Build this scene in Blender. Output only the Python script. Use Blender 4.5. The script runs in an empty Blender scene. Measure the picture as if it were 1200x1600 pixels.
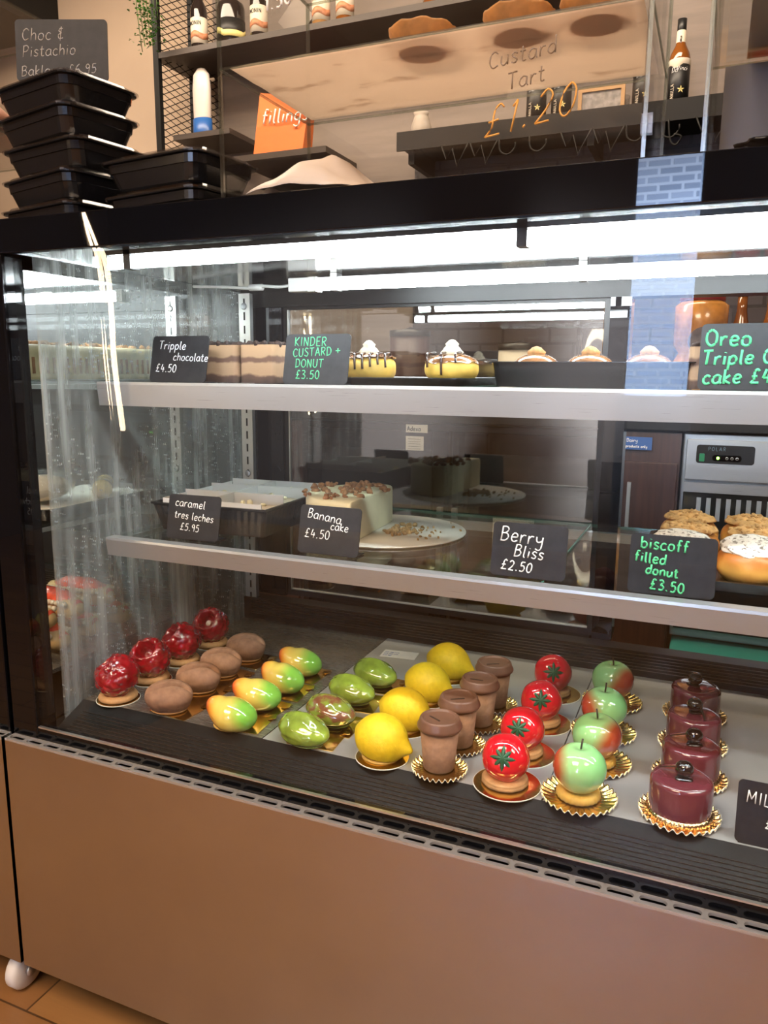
import bpy, bmesh, math, random
from math import sin, cos, pi, radians as rad
from mathutils import Vector, Matrix, noise
random.seed(7)
SC = bpy.context.scene
COL = SC.collection
# ------------------------------------------------------------------ camera, world, exposure
cam_d = bpy.data.cameras.new('camera'); cam = bpy.data.objects.new('camera', cam_d); COL.objects.link(cam)
_p, _r, _y = rad(10.3), rad(0.43), rad(23.0)
fwv = Vector((-sin(_y)*cos(_p), cos(_y)*cos(_p), -sin(_p)))
r0 = Vector((cos(_y), sin(_y), 0)); u0 = r0.cross(fwv)
Rv = r0*cos(_r)+u0*sin(_r); Uv = u0*cos(_r)-r0*sin(_r)
cam.matrix_world = Matrix(((Rv.x, Uv.x, -fwv.x, 0), (Rv.y, Uv.y, -fwv.y, -.85), (Rv.z, Uv.z, -fwv.z, 1.13), (0, 0, 0, 1)))
cam_d.sensor_fit = 'VERTICAL'; cam_d.sensor_height = 32; cam_d.lens = 24; cam_d.clip_start = .02
SC.camera = cam
SC.view_settings.view_transform = 'Standard'; SC.view_settings.look = 'None'
SC.view_settings.gamma = 1; SC.view_settings.use_curve_mapping = False
SC.view_settings.exposure = 1.15
LED = 37.0            # strength of the case's light tubes
WARM = 1.0            # strength of the room's warm lights
w = bpy.data.worlds.new('world'); SC.world = w; w.use_nodes = True
w.node_tree.nodes['Background'].inputs[0].default_value = (1, .78, .6, 1)
w.node_tree.nodes['Background'].inputs[1].default_value = .03
SC.cycles.transparent_max_bounces = 40
SC.cycles.max_bounces = 10
SC.cycles.glossy_bounces = 5
SC.cycles.caustics_reflective = False; SC.cycles.caustics_refractive = False
SC.cycles.sample_clamp_indirect = 6

def area_light(name, loc, rot, sx, sy, energy, col):
    l = bpy.data.lights.new(name, 'AREA'); l.shape = 'RECTANGLE'; l.size = sx; l.size_y = sy; l.energy = energy; l.color = col
    o = bpy.data.objects.new(name, l); COL.objects.link(o); o.location = loc; o.rotation_euler = rot
    return o
WC = (1, .75, .53)
area_light('room_light', (-.9, -2.0, 3.12), (0, 0, 0), 1.4, 1.2, 60*WARM, WC)
area_light('counter_light', (-1.5, 1.35, 3.1), (rad(10), 0, 0), 3.4, .5, 54*WARM, (1, .80, .60))
area_light('side_light', (1.6, -1.4, 3.12), (0, 0, 0), 1.0, 1.0, 28*WARM, (1, .74, .55))
sl = bpy.data.lights.new('added_pier_spot', 'SPOT'); sl.energy = 16000; sl.color = (.50, .68, 1); sl.spot_size = rad(30); sl.spot_blend = .6; sl.shadow_soft_size = .35  # added blue spot standing in for daylight on the brick pier
so = bpy.data.objects.new('added_pier_spot', sl); COL.objects.link(so); so.location = (2.3, -1.3, 1.9)
so.rotation_euler = (Vector((-.26, -3.0, 1.35))-Vector((2.3, -1.3, 1.9))).to_track_quat('-Z', 'Y').to_euler()

# ------------------------------------------------------------------ materials
def lin(h):
    h = h.lstrip('#'); v = [int(h[i:i+2], 16)/255 for i in (0, 2, 4)]
    return tuple(x/12.92 if x <= .04045 else ((x+.055)/1.055)**2.4 for x in v) + (1,)
def pick(c): return lin(c) if isinstance(c, str) else tuple(c)+((1,) if len(c) == 3 else ())
class NT:
    def __init__(s, name):
        s.m = bpy.data.materials.new(name); s.m.use_nodes = True; s.t = s.m.node_tree; s.n = s.t.nodes
        s.b = s.n['Principled BSDF']; s.out = s.n['Material Output']
    def add(s, typ, **k):
        n = s.n.new(typ)
        for a, v in k.items(): setattr(n, a, v)
        return n
    def ln(s, a, b): s.t.links.new(a, b)
    def coord(s, scale=(1, 1, 1), kind='Object'):
        c = s.add('ShaderNodeTexCoord'); mp = s.add('ShaderNodeMapping'); mp.inputs['Scale'].default_value = scale
        s.ln(c.outputs[kind], mp.inputs[0]); return mp.outputs[0]
    def noise(s, vec, scale, detail=4, rough=.55):
        n = s.add('ShaderNodeTexNoise'); n.inputs['Scale'].default_value = scale; n.inputs['Detail'].default_value = detail
        n.inputs['Roughness'].default_value = rough; s.ln(vec, n.inputs['Vector']); return n.outputs['Fac']
    def ramp(s, fac, stops, interp='LINEAR'):
        r = s.add('ShaderNodeValToRGB'); r.color_ramp.interpolation = interp
        e = r.color_ramp.elements
        while len(e) < len(stops): e.new(.5)
        for i, (p, c) in enumerate(stops): e[i].position = p; e[i].color = pick(c) if not isinstance(c, (int, float)) else (c, c, c, 1)
        s.ln(fac, r.inputs[0]); return r.outputs[0]
    def mixc(s, fac, a, b):
        m = s.add('ShaderNodeMix', data_type='RGBA')
        for i, v in ((0, fac), (6, a), (7, b)):
            if hasattr(v, 'is_output'): s.ln(v, m.inputs[i])
            elif i == 0: m.inputs[0].default_value = v
            else: m.inputs[i].default_value = pick(v)
        return m.outputs[2]
    def math(s, op, a, b=0.0, clamp=False):
        m = s.add('ShaderNodeMath', operation=op); m.use_clamp = clamp
        for i, v in enumerate((a, b)):
            if hasattr(v, 'is_output'): s.ln(v, m.inputs[i])
            else: m.inputs[i].default_value = v
        return m.outputs[0]
    def bump(s, h, dist, strength=1):
        b = s.add('ShaderNodeBump'); b.inputs['Distance'].default_value = dist; b.inputs['Strength'].default_value = strength
        s.ln(h, b.inputs['Height']); s.ln(b.outputs[0], s.b.inputs['Normal'])
    def set(s, col=None, rough=None, metal=None, coat=None, spec=None, trans=None, sss=None):
        for k, v in (('Base Color', col), ('Roughness', rough), ('Metallic', metal), ('Coat Weight', coat), ('Specular IOR Level', spec), ('Transmission Weight', trans), ('Subsurface Weight', sss)):
            if v is None: continue
            if hasattr(v, 'is_output'): s.ln(v, s.b.inputs[k])
            elif k == 'Base Color': s.b.inputs[k].default_value = pick(v)
            else: s.b.inputs[k].default_value = v
        if sss: s.b.inputs['Subsurface Radius'].default_value = (.01, .006, .003)
        return s
def plain(name, col, rough=.5, metal=0, coat=0, var=.0, scale=30, bump=0, spec=.5, stretch=(1, 1, 1), sss=None):
    s = NT(name); s.set(col, rough, metal, coat, spec, sss=sss); s.b.inputs['Coat Roughness'].default_value = .04
    if var or bump:
        v = s.coord(stretch); f = s.noise(v, scale)
        if var:
            c = pick(col); lo = tuple(x*(1-var) for x in c[:3]); hi = tuple(min(1, x*(1+var)) for x in c[:3])
            s.set(col=s.ramp(f, [(.3, lo), (.7, hi)]))
        if bump: s.bump(f, bump)
    return s.m
def thin_glass(name, tint=(1, 1, 1), f0=.045, rough=.0, boost=.85, extra=None):
    s = NT(name); s.n.remove(s.b)
    tr = s.add('ShaderNodeBsdfTransparent'); tr.inputs[0].default_value = pick(tint)
    gl = s.add('ShaderNodeBsdfGlossy'); gl.inputs['Roughness'].default_value = rough
    lw = s.add('ShaderNodeLayerWeight'); lw.inputs['Blend'].default_value = .5
    g = s.add('ShaderNodeNewGeometry')
    dp = s.add('ShaderNodeVectorMath', operation='DOT_PRODUCT'); s.ln(g.outputs['Incoming'], dp.inputs[0]); s.ln(g.outputs['Normal'], dp.inputs[1])
    c = s.math('ABSOLUTE', dp.outputs['Value']); c = s.math('SUBTRACT', 1.0, c); c = s.math('POWER', c, 5.0)
    f = s.math('ADD', s.math('MULTIPLY', c, boost), f0, True)
    mx = s.add('ShaderNodeMixShader'); s.ln(f, mx.inputs[0]); s.ln(tr.outputs[0], mx.inputs[1]); s.ln(gl.outputs[0], mx.inputs[2])
    res = mx.outputs[0]
    if extra: res = extra(s, res)
    s.ln(res, s.out.inputs[0]); return s.m
def emit(name, col, st):
    s = NT(name); s.set((.8, .8, .8), .4); s.b.inputs['Emission Color'].default_value = pick(col); s.b.inputs['Emission Strength'].default_value = st
    return s.m
M = {}
def steel(name, col, rough, stretch, amt=.12, metal=1.0):
    s = NT(name); v = s.coord(stretch); f = s.noise(v, 8, 6, .7)
    v2 = s.coord((1, 1, 1)); g = s.noise(v2, 3.5, 3)
    c = pick(col)
    s.set(col=s.mixc(g, tuple(x*.86 for x in c[:3]), tuple(min(1, x*1.1) for x in c[:3])), metal=metal)
    s.set(rough=s.ramp(f, [(.3, max(.02, rough-amt*.5)), (.7, rough+amt*.5)])); s.bump(f, .0004, .2)
    return s.m
M['panel'] = steel('brushed_steel_panel', (.60, .585, .60), .30, (.35, 60, 70), .05)
_g = M['panel'].node_tree; _mx = next(n for n in _g.nodes if n.bl_idname == 'ShaderNodeMix'); _mx.inputs[6].default_value = (.44, .42, .43, 1); _mx.inputs[7].default_value = (.64, .63, .645, 1)
_ns = [n for n in _g.nodes if n.bl_idname == 'ShaderNodeTexNoise'][1]; _ns.inputs['Detail'].default_value = 6; _ns.inputs['Scale'].default_value = 2.6
_bp = next(n for n in M['panel'].node_tree.nodes if n.bl_idname == 'ShaderNodeBump'); M['panel'].node_tree.nodes.remove(_bp)
_pn = M['panel'].node_tree; _pb = _pn.nodes['Principled BSDF']; _pb.inputs['Anisotropic'].default_value = .75
_cx = _pn.nodes.new('ShaderNodeCombineXYZ'); _cx.inputs[0].default_value = 1; _pn.links.new(_cx.outputs[0], _pb.inputs['Tangent'])
M['steel'] = steel('brushed_steel_trim', (.44, .455, .475), .32, (1.5, 80, 120), .12, .62)
M['deck'] = steel('deck_steel', (.56, .56, .56), .42, (4, 60, 60), .14, .6)
M['deckdark'] = steel('dark_deck_steel', (.22, .21, .19), .25, (4, 60, 60), .14, .6)
M['ceil'] = steel('case_ceiling_steel', (.55, .56, .56), .10, (1, 30, 30), .06)
M['galv'] = plain('zinc_steel', (.62, .63, .62), .35, .9)
M['black'] = plain('black_gloss', (.003, .0035, .005), .015, 0, 0, spec=.3)
M['blackm'] = plain('black_satin', (.009, .008, .008), .38, spec=.3)
M['grille'] = plain('dark_brown_plastic', (.008, .007, .006), .42, spec=.22)
M['grline'] = plain('grille_bar', (.16, .14, .13), .3, .9)
M['card'] = plain('chalkboard_card', (.016, .016, .018), .5, var=.3, scale=60, spec=.25)
M['chalk'] = plain('white_chalk_ink', (.85, .85, .85), .7)
M['chalkdim'] = plain('grey_chalk_ink', (.42, .40, .38), .8)
M['green_ink'] = plain('green_chalk_ink', (.08, .50, .22), .7)
M['gold_ink'] = plain('gold_ink', (.72, .36, .07), .45)
M['dim_ink'] = plain('faded_brown_ink', (.23, .17, .12), .8)
M['led'] = emit('light_tube_white', (.88, .96, 1), LED)
M['white'] = plain('white_plastic', (.72, .72, .70), .4)
M['glass'] = thin_glass('clear_glass', (.985, .995, .99), .02, boost=.6)
M['door_glass'] = thin_glass('door_glass', (.90, .93, .92), .13)
M['acrylic'] = thin_glass('clear_acrylic', (.985, .985, .98), .035)
M['acedge'] = thin_glass('acrylic_edge', (.80, .86, .82), .22, .15)
M['lidclear'] = thin_glass('clear_plastic_lid', (.93, .93, .93), .14, .12)
M['shelfglass'] = thin_glass('shelf_glass', (.94, .98, .96), .06)
M['glassedge'] = plain('green_glass_edge', (.05, .16, .12), .1)
def fog(s, sh):
    df = s.add('ShaderNodeBsdfDiffuse'); df.inputs[0].default_value = (.75, .78, .76, 1)
    tl = s.add('ShaderNodeBsdfTranslucent'); tl.inputs[0].default_value = (.75, .78, .76, 1)
    a = s.add('ShaderNodeAddShader'); mm = s.add('ShaderNodeMixShader'); mm.inputs[0].default_value = .5
    s.ln(df.outputs[0], mm.inputs[1]); s.ln(tl.outputs[0], mm.inputs[2])
    st = s.noise(s.coord((1, 55, 2.2)), 1.0, 5, .65)
    st2 = s.noise(s.coord((1, 9, 3)), 1.0, 3)
    stre = s.ramp(st, [(.42, 0.0), (.68, 1.0)])
    big = s.ramp(st2, [(.38, .15), (.6, 1.0)])
    vo = s.add('ShaderNodeTexVoronoi'); vo.inputs['Scale'].default_value = 120; s.ln(s.coord((0, 1, .8)), vo.inputs['Vector'])
    dots = s.ramp(vo.outputs['Distance'], [(.14, 1.0), (.22, 0.0)])
    msk = s.ramp(s.noise(s.coord((1, 7, 7)), 1, 2), [(.42, 0.0), (.55, 1.0)])
    dots = s.math('MULTIPLY', dots, msk)
    f = s.math('ADD', s.math('MULTIPLY', s.math('MULTIPLY', stre, big), .55), s.math('MULTIPLY', dots, .5), True)
    f = s.math('ADD', f, .11, True)
    mx = s.add('ShaderNodeMixShader'); s.ln(f, mx.inputs[0]); s.ln(sh, mx.inputs[1]); s.ln(mm.outputs[0], mx.inputs[2])
    return mx.outputs[0]
M['fogglass'] = thin_glass('misted_glass', (.97, .985, .98), .06, extra=fog)
M['gold'] = plain('gold_board', (.83, .56, .16), .16, 1, bump=.0003, scale=40)
M['goldrim'] = plain('board_white_rim', (.75, .72, .62), .5)
M['golddoily'] = plain('gold_foil_doily', (.85, .60, .22), .22, 1)
M['bronze'] = plain('dark_gold_foil_doily', (.72, .48, .24), .2, 1)
def grad_mat(name, stops, axis, rough=.12, coat=1.0, nscale=0, bump=0):
    s = NT(name); c = s.add('ShaderNodeTexCoord'); sp = s.add('ShaderNodeVectorMath', operation='DOT_PRODUCT')
    s.ln(c.outputs['Object'], sp.inputs[0]); sp.inputs[1].default_value = axis
    nz = s.noise(s.coord(), 25, 2)
    f = s.math('ADD', sp.outputs['Value'], s.math('MULTIPLY', s.math('SUBTRACT', nz, .5), .12))
    f = s.math('ADD', f, .5)
    s.set(s.ramp(f, stops), rough, coat=coat); s.b.inputs['Coat Roughness'].default_value = .03
    if bump: s.bump(s.noise(s.coord(), nscale, 3), bump)
    return s.m
M['rasp'] = plain('raspberry_glaze', (.26, .003, .009), .08, 0, 1, var=.4, scale=40)
M['bean'] = plain('cocoa_dust', (.27, .14, .078), .8, var=.25, scale=70, bump=.0006)
M['beanbot'] = plain('caramel_base', (.42, .20, .06), .5)
M['mango'] = grad_mat('mango_airbrush', [(.10, '#e8401e'), (.27, '#f2a43a'), (.44, '#ecc85c'), (.68, '#dccb62'), (.88, '#86c94c')], (10.5, 0, 6))
M['pist'] = plain('pistachio_glaze', (.235, .34, .040), .14, 0, 1, var=.35, scale=35)
def pb():
    s = NT('pistachio_brown_glaze'); f = s.noise(s.coord((1, 1.2, 2)), 45, 3)
    s.set(s.ramp(f, [(.42, (.22, .30, .04)), (.56, (.20, .075, .035))]), .14, coat=1.0); return s.m
M['pistb'] = pb()
M['lemon'] = plain('lemon_velvet', (.84, .58, .012), .55, var=.08, scale=120, bump=.0011)
M['cup'] = plain('cocoa_velvet_cup', (.34, .19, .11), .75, var=.2, scale=90, bump=.0005)
M['cuplid'] = plain('chocolate_lid', (.16, .075, .045), .42, var=.12, scale=60)
M['tom'] = plain('red_mirror_glaze', (.70, .006, .018), .08, 0, 1)
M['calyx'] = plain('dark_green_sugar_leaf', (.012, .10, .045), .45)
M['bisc'] = plain('biscuit', (.50, .27, .11), .7, var=.2, scale=80, bump=.0006)
M['biscy'] = plain('yellow_biscuit', (.70, .42, .08), .6, var=.15, scale=80, bump=.0005)
M['applegr'] = grad_mat('apple_airbrush', [(.10, '#b52a1c'), (.22, '#b8552b'), (.40, '#a4da92'), (.9, '#8fdc8c')], (10.5, -3.0, 2.0))
M['stem'] = plain('dark_chocolate', (.03, .018, .012), .45)
M['plum'] = plain('plum_mirror_glaze', (.135, .026, .036), .12, 0, .8)
M['cherry'] = plain('black_cherry', (.012, .006, .006), .06, 0, 1)
M['oakdark'] = plain('dark_wood_shelf', (.045, .032, .025), .5, var=.2, scale=6, stretch=(1, 8, 8))
M['shelfblk'] = plain('black_powder_steel', (.010, .0095, .009), .5, spec=.25)

# ------------------------------------------------------------------ mesh helpers
def catmull(pts, n=4, closed=False):
    if len(pts) < 3: return [tuple(p) for p in pts]
    out = []; N = len(pts); rng = N if closed else N-1
    for i in range(rng):
        p = [pts[(i+k-1) % N] if closed else pts[min(max(i+k-1, 0), N-1)] for k in range(4)]
        for j in range(n):
            t = j/n
            out.append(tuple(.5*((2*b)+(-a+c)*t+(2*a-5*b+4*c-d)*t*t+(-a+3*b-3*c+d)*t**3) for a, b, c, d in zip(*p)))
    if not closed: out.append(tuple(pts[-1]))
    return out
class MB:
    def __init__(s): s.v = []; s.f = []; s.sm = []
    def raw(s, v, f, smooth=False):
        o = len(s.v); s.v += [tuple(a) for a in v]; s.f += [tuple(i+o for i in q) for q in f]; s.sm += [smooth]*len(f); return s
    def box(s, x0, x1, y0, y1, z0, z1, rot=None):
        v = [(x, y, z) for z in (z0, z1) for y in (y0, y1) for x in (x0, x1)]
        if rot: v = [tuple(rot @ Vector(p)) for p in v]
        return s.raw(v, [(0, 2, 3, 1), (4, 5, 7, 6), (0, 1, 5, 4), (1, 3, 7, 5), (3, 2, 6, 7), (2, 0, 4, 6)])
    def lathe(s, prof, n=32, fn=None, smooth=True, center=(0, 0, 0), mat=None):
        v = []; idx = []
        for (r, z) in prof:
            if r < 1e-6: idx.append([len(v)]); v.append((0, 0, z))
            else:
                idx.append(list(range(len(v), len(v)+n)))
                for k in range(n):
                    a = 2*pi*k/n; rr, zz = (r, z) if fn is None else fn(r, z, a); v.append((rr*cos(a), rr*sin(a), zz))
        f = []
        for A, B in zip(idx, idx[1:]):
            if len(A) == 1 and len(B) == 1: continue
            for k in range(n):
                k2 = (k+1) % n
                if len(A) == 1: f.append((A[0], B[k2], B[k]))
                elif len(B) == 1: f.append((A[k], A[k2], B[0]))
                else: f.append((A[k], A[k2], B[k2], B[k]))
        if mat: v = [tuple(mat @ Vector(p)) for p in v]
        v = [(a+center[0], b+center[1], c+center[2]) for a, b, c in v]
        return s.raw(v, f, smooth)
    def ball(s, fn, nu=40, nv=24):
        """fn(direction) -> point, closed surface over a sphere of directions"""
        v = [fn(Vector((0, 0, 1)))]
        for j in range(1, nv):
            t = pi*j/nv
            for k in range(nu):
                a = 2*pi*k/nu; v.append(fn(Vector((sin(t)*cos(a), sin(t)*sin(a), cos(t)))))
        v.append(fn(Vector((0, 0, -1)))); f = []
        for k in range(nu):
            f.append((0, 1+k, 1+(k+1) % nu)); l = 1+(nv-2)*nu; f.append((len(v)-1, l+(k+1) % nu, l+k))
        for j in range(nv-2):
            for k in range(nu):
                a = 1+j*nu; k2 = (k+1) % nu; f.append((a+k, a+nu+k, a+nu+k2, a+k2))
        return s.raw(v, f, True)
    def tube(s, path, r, n=8, smooth=True, closed=False, rfn=None):
        P = [Vector(p) for p in path]; v = []; f = []; N = len(P)
        for i, p in enumerate(P):
            d = (P[(i+1) % N]-P[i-1]) if closed else (P[min(i+1, N-1)]-P[max(i-1, 0)])
            d.normalize(); a = Vector((0, 0, 1)) if abs(d.z) < .9 else Vector((1, 0, 0))
            x = d.cross(a).normalized(); y = x.cross(d)
            rr = r if rfn is None else r*rfn(i/(N-1))
            for k in range(n):
                t = 2*pi*k/n; v.append(p+x*(rr*cos(t))+y*(rr*sin(t)))
        for i in range(N if closed else N-1):
            j = (i+1) % N
            for k in range(n):
                k2 = (k+1) % n; f.append((i*n+k, i*n+k2, j*n+k2, j*n+k))
        if not closed: f.append(tuple(range(n))[::-1]); f.append(tuple((N-1)*n+k for k in range(n)))
        return s.raw(v, f, smooth)
    def prism(s, outline, h0, h1, axis='z', smooth=False, rot=None):
        n = len(outline)
        def P(a, b, h): return {'z': (a, b, h), 'y': (a, h, b), 'x': (h, a, b)}[axis]
        v = [P(a, b, h0) for a, b in outline]+[P(a, b, h1) for a, b in outline]
        if rot: v = [tuple(rot @ Vector(p)) for p in v]
        return s.raw(v, [tuple(range(n))[::-1], tuple(range(n, 2*n))]+[(i, (i+1) % n, n+(i+1) % n, n+i) for i in range(n)], smooth)
    def grid(s, fn, nu, nv, smooth=True):
        v = [fn(i/nu, j/nv) for j in range(nv+1) for i in range(nu+1)]
        return s.raw(v, [(j*(nu+1)+i, j*(nu+1)+i+1, (j+1)*(nu+1)+i+1, (j+1)*(nu+1)+i) for j in range(nv) for i in range(nu)], smooth)
    def build(s, name, mat, parent=None, loc=None, rot=None, bevel=0, solid=0, kind=None):
        me = bpy.data.meshes.new(name); me.from_pydata(s.v, [], s.f); me.polygons.foreach_set('use_smooth', s.sm)
        bm = bmesh.new(); bm.from_mesh(me); bmesh.ops.recalc_face_normals(bm, faces=bm.faces); bm.to_mesh(me); bm.free()
        me.materials.append(mat); me.update()
        o = bpy.data.objects.new(name, me); COL.objects.link(o)
        if parent: o.parent = parent
        if loc: o.location = loc
        if rot: o.rotation_euler = rot
        if bevel:
            b = o.modifiers.new('b', 'BEVEL'); b.width = bevel; b.segments = 2; b.limit_method = 'ANGLE'
        if solid:
            b = o.modifiers.new('s', 'SOLIDIFY'); b.thickness = solid; b.offset = -1
        if kind: o['kind'] = kind
        return o
def bx(*a, **k): return MB().box(*a, **k)
def rrect(w, h, r, n=5, cx=0, cy=0):
    out = []
    for sx, sy, a0 in ((1, 1, 0), (-1, 1, 90), (-1, -1, 180), (1, -1, 270)):
        for k in range(n+1):
            a = rad(a0+90*k/n); out.append((cx+sx*(w/2-r)+r*cos(a), cy+sy*(h/2-r)+r*sin(a)))
    return out
def tag(o, label, cat, group=None, kind=None):
    o['label'] = label; o['category'] = cat
    if group: o['group'] = group
    if kind: o['kind'] = kind
    return o
def thing(name, label, cat, loc=(0, 0, 0), rotz=0, group=None):
    o = bpy.data.objects.new(name, None); COL.objects.link(o); o.location = loc; o.rotation_euler = (0, 0, rotz); o.empty_display_size = .02
    return tag(o, label, cat, group)
def dup(root, loc, rotz=None, label=None, group=None):
    def cp(o, par):
        c = o.copy(); COL.objects.link(c)
        if par: c.parent = par
        for ch in list(o.children): cp(ch, c)
        return c
    r = cp(root, None); r.location = loc
    if rotz is not None: r.rotation_euler = (0, 0, rotz)
    if label: r['label'] = label
    if group: r['group'] = group
    return r
def struct(o): o['kind'] = 'structure'; return o

# ------------------------------------------------------------------ stroke lettering
G = {}
def _g(ch, wd, spec):
    G[ch] = (wd, [[tuple(float(q) for q in p.split(',')) for p in pl.split()] for pl in spec.split(';')])
for line in """a|4|3.5,3.6 2,4.2 .5,3 .3,1.2 1.6,0 3.2,1 3.6,3.8;3.6,3.9 3.5,1 4.2,0
b|4|.5,7 .5,0;.5,2.8 2,4 3.5,2.8 3.3,.7 1.6,0 .5,.8
c|3.4|3.2,3.5 1.8,4.2 .4,2.8 .5,.9 1.8,0 3.3,.6
d|4|3.4,3 2,4 .5,2.8 .4,1 1.6,0 3,.7 3.5,2;3.5,7 3.5,0
e|3.6|.4,2.1 3.2,2.4 2.8,3.9 1.4,4.1 .4,2.6 .6,.7 1.9,0 3.4,.7
f|3|3,6.6 2,7 1.3,6 1.2,0;.2,4 2.6,4.1
g|4|3.5,3.6 2,4.2 .5,3 .5,1.3 1.8,.4 3.4,1.5;3.5,4 3.4,-1.5 2,-2.6 .4,-1.8
h|3.8|.5,7 .5,0;.5,2.6 2,4.1 3.2,3.3 3.4,0
i|1.6|.8,4 .8,0;.8,5.6 .85,5.9
k|3.6|.5,7 .5,0;3,4.2 .6,2 3.4,0
l|1.8|.7,7 .7,.8 1.6,0
m|5.6|.5,4 .5,0;.5,2.8 1.6,4.1 2.5,3.3 2.6,0;2.6,2.8 3.8,4.1 4.8,3.3 5,0
n|4|.5,4 .5,0;.5,2.7 2,4.1 3.3,3.2 3.5,0
o|4|2,4.1 .6,3.2 .5,.9 2,0 3.4,.9 3.4,3.2 2.1,4.1
p|4|.5,4 .5,-2.8;.5,2.8 2,4.1 3.5,2.9 3.3,.8 1.8,0 .5,.8
r|3|.5,4 .5,0;.5,2.4 1.6,3.9 2.9,3.8
s|3.2|3,3.6 1.6,4.2 .5,3.3 1.6,2.2 2.9,1.3 2,0 .3,.5
t|3|1.3,6.2 1.2,1 1.9,0 2.9,.4;.1,4.2 2.6,4.3
u|4|.5,4 .5,1 1.7,0 3.2,1.2;3.4,4 3.5,0
v|3.6|.3,4 1.8,0;1.8,0 3.4,4
x|3.4|.3,4 3.2,0;3.1,4 .3,0
y|3.8|.4,4 .7,1.9 2,1.4 3.4,2.4;3.5,4 3.3,-1.3 2,-2.5 .6,-1.8
A|4.6|.2,0 2.3,7;2.3,7 4.4,0;1,2.5 3.6,2.5
B|4.4|.6,7 .6,0;.3,6.8 2.6,7 3.6,5.6 2.4,4 .8,3.7;.8,3.7 3,3.7 4,2 2.8,.2 .3,0
C|4.6|4.2,5.8 2.6,7 .8,5.4 .5,2.4 2,.1 4.3,1
D|4.6|.6,7 .6,0;.2,6.9 2.8,6.8 4.2,4.2 3.4,1 .2,0
E|4|3.6,7 .6,6.9;.6,7 .6,0;.6,3.6 3,3.7;.6,0 3.8,0
I|2|1,7 1,0
K|4.2|.6,7 .6,0;3.8,7 .7,3.3;.7,3.3 4,0
L|3.8|.6,7 .6,0;.6,0 3.6,0
M|5.4|.5,0 .7,7;.7,7 2.7,2;2.7,2 4.6,7;4.6,7 4.9,0
N|4.8|.6,0 .6,7;.6,7 4,0;4,0 4,7
O|4.8|2.4,7 .7,5.5 .5,2 2.3,0 4.2,1.6 4.3,5.2 2.5,7
P|4.2|.6,7 .6,0;.3,6.8 2.8,7 3.8,5.2 2.6,3.4 .6,3.2
R|4.4|.6,7 .6,0;.3,6.8 2.8,7 3.8,5.3 2.6,3.7 .7,3.4;1.6,3.4 4,0
S|4|3.6,6.2 2,7 .6,5.6 2,3.8 3.6,2.2 2.4,0 .3,.9
T|4.6|.2,6.8 4.4,7;2.3,6.9 2.2,0
U|4.6|.6,7 .6,1.4 2.2,0 3.8,1.4 4,7
V|4.4|.3,7 2.2,0;2.2,0 4.1,7
X|4.4|.4,7 4,0;4,7 .4,0
Y|4.2|.3,7 2.2,3.6;4,7 2.2,3.6;2.2,3.6 2.2,0
0|4|2,6.6 .6,5 .5,1.6 2,0 3.4,1.6 3.4,5 2.1,6.6
1|2.2|.4,5.4 1.3,6.6;1.3,6.6 1.2,0
2|4|.5,5.4 1.8,6.7 3.3,5.2 2.4,2.6 .4,.1;.4,.1 3.6,.1
3|3.8|.5,6.2 2.2,6.6 3.1,5 1.4,3.6;1.4,3.6 3.4,2.4 2.6,.2 .4,.5
4|4|1.5,6.6 .4,2.4;.4,2.4 3.6,2.4;2.8,4.2 2.6,0
5|3.8|3.3,6.6 1,6.5;1,6.5 .7,3.7;.7,3.7 2.6,4 3.4,2 2.2,.1 .4,.4
6|3.8|3,6.6 1.2,4.8 .5,2 1.8,0 3.3,1.4 2.6,3.2 .7,2.4
7|3.8|.4,6.5 3.4,6.5;3.4,6.5 1.4,0
9|3.8|3.3,5 2,6.6 .6,5.2 1.6,3.4 3.3,4.6;3.3,5.4 3,0
£|4.2|3.6,5.8 2.6,6.7 1.5,5.4 1.6,2 .3,.1;.4,.2 3.8,.2;.5,3.2 2.9,3.4
&|4.4|3.2,6.4 1.6,6.6 .8,5 2.6,4;2.6,4 .6,2.6 1.4,.4 3.6,1;2.2,7.6 2,-.8
.|1.8|.6,.1 1.0,.6
+|4|2,5.5 2,1.5;0,3.5 4,3.5
-|3|.3,3 2.6,3
'|1.4|.7,7 .5,5.4
/|3|.3,-.5 2.7,7""".splitlines():
    if line.startswith('|'): continue
    _g(*[p for p in line.split('|', 2)]) if False else _g(line[0], float(line.split('|')[1]), line.split('|')[2])
def strokes(text, x, z, size, slant=.0, rot=0., jit=.0, gap=.9):
    """polylines in (x, z); size = cap height"""
    k = size/7; out = []; cx = 0; rnd = random.Random(text)
    for ch in text:
        if ch == ' ': cx += 3.2; continue
        wd, pls = G[ch]; dy = rnd.uniform(-jit, jit); sc = 1+rnd.uniform(-jit, jit)*.12
        for pl in pls:
            pts = [((cx+px+py*slant), py*sc+dy) for px, py in pl]
            pts = catmull(pts, 3); out.append(pts)
        cx += wd+gap
    c, sn = cos(rot), sin(rot)
    return [[(x+k*(a*c-b*sn), z+k*(a*sn+b*c)) for a, b in pl] for pl in out]
def ink(name, pls3, r, mat, parent=None, loc=None, rot=None):
    m = MB()
    for pl in pls3:
        q = [pl[0]]
        for a in pl[1:]:
            if (Vector(a)-Vector(q[-1])).length > r*.25: q.append(a)
        if len(q) == 1: q.append(tuple(Vector(q[0])+Vector((r*.4, 0, r*.4))))
        m.tube(q, r, 6)
    return m.build(name, mat, parent, loc, rot)
def flat(pls, y): return [[(a, y, b) for a, b in pl] for pl in pls]
def wrapped(pls, r): return [[(r*sin(a/r), -r*cos(a/r), b) for a, b in pl] for pl in pls]

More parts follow.
